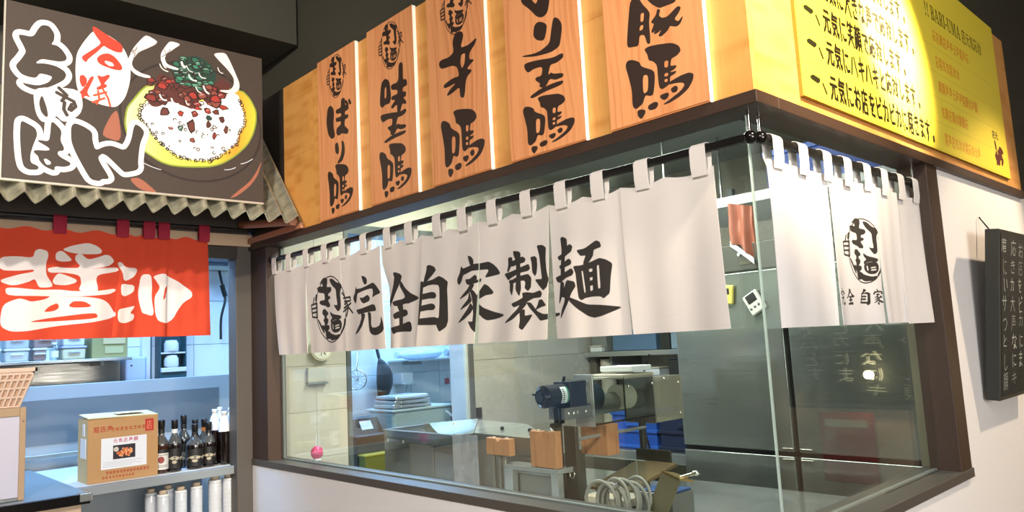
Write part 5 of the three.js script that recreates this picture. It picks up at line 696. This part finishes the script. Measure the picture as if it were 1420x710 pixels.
{ // hose coil, tray, latch, switch box
  const t = thing('hose_coil', 'coil of grey ribbed hose behind the window sill, tied with a metal clip', 'hose', [-0.85, 0.94, -0.4]); const pts = []; for (let i = 0; i <= 190; i++) { const a = i / 190 * Math.PI * 2 * 9.5, k = i / 190, r = 0.068 + 0.012 * Math.sin(i * 0.21); pts.push([-0.845 + (k - 0.5) * 0.07 + r * Math.cos(a) * 0.9, 1.042 + r * 0.98 * Math.sin(a), -0.4 - (k - 0.5) * 0.1 + 0.02 * Math.sin(a * 0.5)]); }
  mesh('hose', tube(pts, 0.0062, 700), M.hose, t); mesh('clip', rod([-0.85, 1.085, -0.355], [-0.815, 1.112, -0.36], 0.009), M.chrome, t); mesh('end', tube([[-0.8, 1.0, -0.36], [-0.76, 0.98, -0.36], [-0.73, 0.95, -0.38]], 0.0062, 20), M.hose, t);
  const r = thing('parts_tray', 'pale steel tray behind the coiled grey hose', 'tray', [-0.98, 0.94, -0.5]); mesh('tray', bx(-1.08, -0.885, 1.0, 1.03, -0.6, -0.47, 0.004), M.beigeTile, r); mesh('stand', bx(-1.06, -0.9, 0.94, 1.0, -0.58, -0.49), M.steelDark, r);
  const b = thing('switch_box', 'steel switch box with blue lid and red lamp beside the hose coil', 'box', [-0.75, 0.94, -0.6]); mesh('body', bx(-0.87, -0.72, 0.94, 1.055, -0.66, -0.53, 0.004), M.steelDark, b); mesh('lid', bx(-0.865, -0.725, 1.055, 1.062, -0.655, -0.535, 0.003), std('#2a4a80', 0.45), b); mesh('lamp', ball([-0.79, 1.03, -0.529], 0.007), std('#d6303a', 0.3), b);
  const l = thing('steel_latch', 'bent steel plate with a lever, leaning up right of the hose coil', 'latch', [-0.72, 0.94, -0.45]);
  mesh('plate', sheet(2, 8, (s, q) => { const k = Math.min(1, q / 0.85), b = Math.max(0, q - 0.85) / 0.15; return [-0.7 + 0.07 * s - 0.11 * k, 1.147 - 0.207 * k + 0.0 - 0.02 * s, -0.45 - 0.01 * s + 0.0 * b]; }, 0.006), std('#8d8468', 0.3, 0.75), l);
  mesh('fold', sheet(2, 4, (s, q) => [-0.7 + 0.07 * s + 0.02 * q, 1.147 - 0.02 * s - 0.012 * q, -0.45 - 0.05 * q], 0.006), M.brass, l);
  mesh('lever', rod([-0.65, 1.128, -0.48], [-0.6, 1.145, -0.5], 0.006), M.chrome, l); mesh('knob', ball([-0.598, 1.146, -0.5], 0.011, 1.4, 0.8, 1), M.chrome, l); mesh('foot', bx(-0.87, -0.74, 0.9405, 0.96, -0.5, -0.42, 0.003), M.steelDark, l);
}
{ // fridge
  const t = thing('steel_fridge', 'tall four door stainless steel refrigerator behind the window corner', 'refrigerator', [-0.8, 0, -2.0]);
  mesh('body', bx(-1.4, -0.2, 0.1, 2.04, -2.4, -1.63, 0.004), M.fridge, t); mesh('control_panel', bx(-1.398, -0.202, 1.905, 2.035, -1.63, -1.605, 0.004), std('#6c6c64', 0.4, 0.5), t); mesh('kick_plate', bx(-1.38, -0.22, 0.0, 0.1, -2.3, -1.7), M.black, t);
  for (const [a, b] of [[-1.398, -0.808], [-0.782, -0.202]]) for (const [c, d] of [[0.11, 1.035], [1.055, 1.898]]) { const dr = mesh('door', bx(a, b, c, d, -1.63, -1.6, 0.006), M.fridge, t); mesh('edge_trim', bx(a < -1 ? b - 0.012 : a, a < -1 ? b : a + 0.012, c, d, -1.602, -1.596, 0.002), M.steel, dr); }
  mesh('seal', bx(-0.808, -0.782, 0.11, 1.898, -1.63, -1.622), M.black, t); mesh('seal', bx(-1.398, -0.202, 1.035, 1.055, -1.63, -1.622), M.black, t);
  for (const [a, y] of [[-0.86, 1.066], [-0.775, 1.066], [-0.86, 1.018], [-0.775, 1.018]]) mesh('handle', bx(a, a + 0.055, y, y + 0.008, -1.6, -1.59, 0.002), M.chrome, t);
  for (const x of [-1.0, -0.97, -0.94]) mesh('dial', rod([x, 1.985, -1.605], [x, 1.985, -1.6], 0.009), M.plasticWhite, t); mesh('name_plate', bx(-1.0, -0.93, 1.935, 1.95, -1.606, -1.602), M.chrome, t);
  const tm = thing('kitchen_timer', 'white rounded timer with three buttons stuck on the refrigerator door by the glass corner', 'timer', [-0.92, 1.74, -1.6]);
  const ring = (x, y, r, m, n, th) => { const g = new RoundedBoxGeometry(r * 1.7, r * 2.1, 0.02, 4, 0.009); g.rotateZ(th); g.translate(x, y, -1.588); return g; };
  mesh('case', ring(-0.93, 1.745, 0.05, 0, 0, 0.5), M.timerWhite, tm); const di = bx(-0.025, 0.025, -0.02, 0.02, -0.003, 0.003, 0.002); di.rotateZ(0.5); di.translate(-0.942, 1.767, -1.577); mesh('display', di, M.darkGrey, tm); for (let k = 0; k < 3; k++) mesh('button', ball([-0.945 + k * 0.02, 1.715 + k * 0.011, -1.578], 0.007, 1, 1, 0.5), M.midGrey, tm);
  const ty = thing('kitchen_timer', 'yellow rounded timer on the refrigerator door, half behind the long white curtain', 'timer', [-1.07, 1.8, -1.6]);
  mesh('case', ring(-1.075, 1.795, 0.045, 0, 0, -0.1), M.yellow, ty); mesh('display', bx(-1.1, -1.055, 1.795, 1.825, -1.58, -1.575, 0.002), M.darkGrey, ty); mesh('button', ball([-1.075, 1.768, -1.577], 0.008, 1, 1, 0.5), M.timerWhite, ty);
  const bg = thing('food_bag', 'salmon pink and white food bag hanging over the refrigerator front edge', 'bag', [-0.95, 2.05, -1.65]);
  const bm = sheet(18, 18, (s, q) => { const x = -1.03 + 0.12 * s, y = 2.235 - 0.2 * q - (s - 0.2) * 0.03 - 0.1 * Math.max(0, s - 0.4) * q, n = noise(s * 5, q * 3, 14); return [x, y, -1.6 + 0.02 * n + 0.012 * Math.sin(s * 12), s, q]; }, 0.02); mesh('bag', bm, M.salmon, bg); mesh('hem', sheet(10, 2, (s, q) => [-1.03 + 0.12 * s, 2.055 - 0.1 * s - 0.028 * q, -1.588 + 0.01 * noise(s * 5, 1, 3)], 0.004), M.paper, bg);
  const sf = thing('overhead_shelf', 'white overhead shelf hung above the refrigerator', 'shelf', [-0.8, 2.235, -1.9]);
  mesh('board', bx(-1.5, -0.2, 2.24, 2.26, -2.3, -1.64, 0.003), M.plasticWhite, sf); mesh('front_lip', bx(-1.5, -0.2, 2.235, 2.285, -1.645, -1.635, 0.003), M.plasticWhite, sf); for (const [x, z] of [[-1.45, -1.68], [-0.25, -1.68], [-1.45, -2.25], [-0.25, -2.25]]) mesh('hanger', rod([x, 2.26, z], [x, 2.78, z], 0.008), M.steel, sf);
  const bc = thing('blue_crate', 'bright blue plastic crate on the overhead shelf, seen between the short curtain straps', 'crate', [-0.6, 2.2605, -1.85]); mesh('body', bx(-0.87, -0.32, 2.261, 2.48, -2.1, -1.7, 0.01), M.cobalt, bc); mesh('rim', bx(-0.88, -0.31, 2.45, 2.48, -2.11, -1.69, 0.005), std('#2a66cc', 0.4), bc);
}
{ // bench, crates, shelves at the back wall
  const t = thing('steel_bench', 'steel kitchen bench left of the refrigerator holding blue crates', 'bench', [-2.0, 0, -2.45]);
  mesh('top', bx(-2.7, -1.42, 0.84, 0.905, -2.8, -2.15, 0.004), M.steel, t); for (const [x, z] of [[-2.66, -2.2], [-1.46, -2.2], [-2.66, -2.75], [-1.46, -2.75], [-2.05, -2.2]]) mesh('leg', rod([x, 0, z], [x, 0.84, z], 0.02), M.steel, t); mesh('low_shelf', bx(-2.68, -1.44, 0.3, 0.32, -2.78, -2.17), M.steelDark, t);
  const crate = (x0, x1, m, rm, label, y0 = 0.905, h = 0.235) => { const c = thing('plastic_crate', label, 'crate', [(x0 + x1) / 2, y0, -2.4]); mesh('body', bx(x0 + 0.008, x1 - 0.008, y0, y0 + h, -2.6, -2.21, 0.006), m, c); for (const k of [0.04, 0.45, 0.9]) mesh('rib', bx(x0, x1, y0 + h * k, y0 + h * k + 0.02, -2.608, -2.2, 0.004), rm, c); mesh('handle', bx((x0 + x1) / 2 - 0.05, (x0 + x1) / 2 + 0.05, y0 + h * 0.62, y0 + h * 0.72, -2.206, -2.196, 0.003), rm, c); };
  crate(-2.38, -2.01, M.cobalt, std('#2d63c4', 0.4), 'bright blue ribbed plastic crate on the steel bench'); crate(-2.0, -1.6, M.cobaltDark, std('#1a2540', 0.5), 'dark navy plastic crate beside the bright blue one');
  const cb = thing('power_cord', 'thin black power cord hanging in front of the blue crate', 'cord', [-2.06, 0.8, -2.14]); mesh('cord', tube([[-2.1, 1.5, -2.3], [-2.08, 1.3, -2.16], [-2.07, 1.1, -2.14], [-2.03, 0.95, -2.135], [-2.0, 0.8, -2.13]], 0.006), M.black, cb);
  const s = thing('wall_shelf', 'grey steel shelf on the back kitchen wall above the noodle machine', 'shelf', [-2.4, 1.47, -2.65]);
  mesh('board', bx(-2.79, -1.42, 1.49, 1.525, -2.845, -2.45, 0.004), M.steel, s); mesh('bracket', bx(-2.6, -2.58, 1.36, 1.49, -2.845, -2.5), M.midGrey, s); mesh('bracket', bx(-1.7, -1.68, 1.36, 1.49, -2.845, -2.5), M.midGrey, s); mesh('upright', bx(-1.54, -1.5, 0.905, 2.5, -2.5, -2.46, 0.003), M.shelfGrey, s);
  const box = (n, l, c, b, m, m2) => { const o = thing(n, l, c, [(b[0] + b[1]) / 2, b[2], (b[4] + b[5]) / 2]); mesh('body', bx(...b, 0.006), m, o); mesh('lid', bx(b[0] - 0.004, b[1] + 0.004, b[3], b[3] + 0.012, b[4] - 0.004, b[5] + 0.004, 0.004), m2, o); };
  box('carton', 'open grey carton with white inside at the left of the back shelf', 'carton', [-2.76, -2.62, 1.526, 1.64, -2.75, -2.5], M.midGrey, M.plasticWhite); box('storage_tub', 'flat white tub before the carton on the back shelf', 'tub', [-2.74, -2.63, 1.526, 1.56, -2.495, -2.455], M.plasticWhite, M.beigeTile);
  box('storage_tub', 'wide blue grey tub in the middle of the back shelf', 'tub', [-2.58, -2.2, 1.526, 1.66, -2.78, -2.52], std('#5a7896', 0.4), std('#6d8cab', 0.4)); box('storage_tub', 'dark grey tub at the right of the back shelf', 'tub', [-2.17, -2.09, 1.526, 1.64, -2.75, -2.52], M.darkGrey, M.midGrey); box('storage_tub', 'pale blue grey tub beside the shelf upright', 'tub', [-2.08, -1.98, 1.526, 1.63, -2.75, -2.52], std('#8ba3b4', 0.4), std('#9db4c4', 0.4));
  const pr = thing('paper_roll', 'upright pale roll below the back shelf', 'roll', [-2.66, 1.18, -2.6]); mesh('roll', rod([-2.66, 0.906, -2.55], [-2.66, 1.47, -2.55], 0.055), M.beigeTile, pr); mesh('core', rod([-2.66, 1.47, -2.55], [-2.66, 1.475, -2.55], 0.02), M.card, pr);
  box('appliance_box', 'white box with flat lid standing under the back shelf', 'box', [-2.36, -2.14, 1.32, 1.4, -2.7, -2.45], M.plasticWhite, M.beigeTile2); mesh('stand', bx(-2.34, -2.16, 1.145, 1.32, -2.7, -2.47), M.midGrey, scene.children.find((o) => o.name === 'appliance_box'));
  box('dark_box', 'dark grey box at the right under the back shelf', 'box', [-2.1, -1.98, 1.145, 1.46, -2.75, -2.5], M.darkGrey, M.midGrey); box('brown_box', 'brown grey box at the left end under the back shelf', 'box', [-2.79, -2.73, 1.2, 1.46, -2.75, -2.5], std('#5f584a', 0.6), std('#6a6352', 0.6));
}

for (const o of bases) delete o.userData.base;
renderer.render(scene, camera);
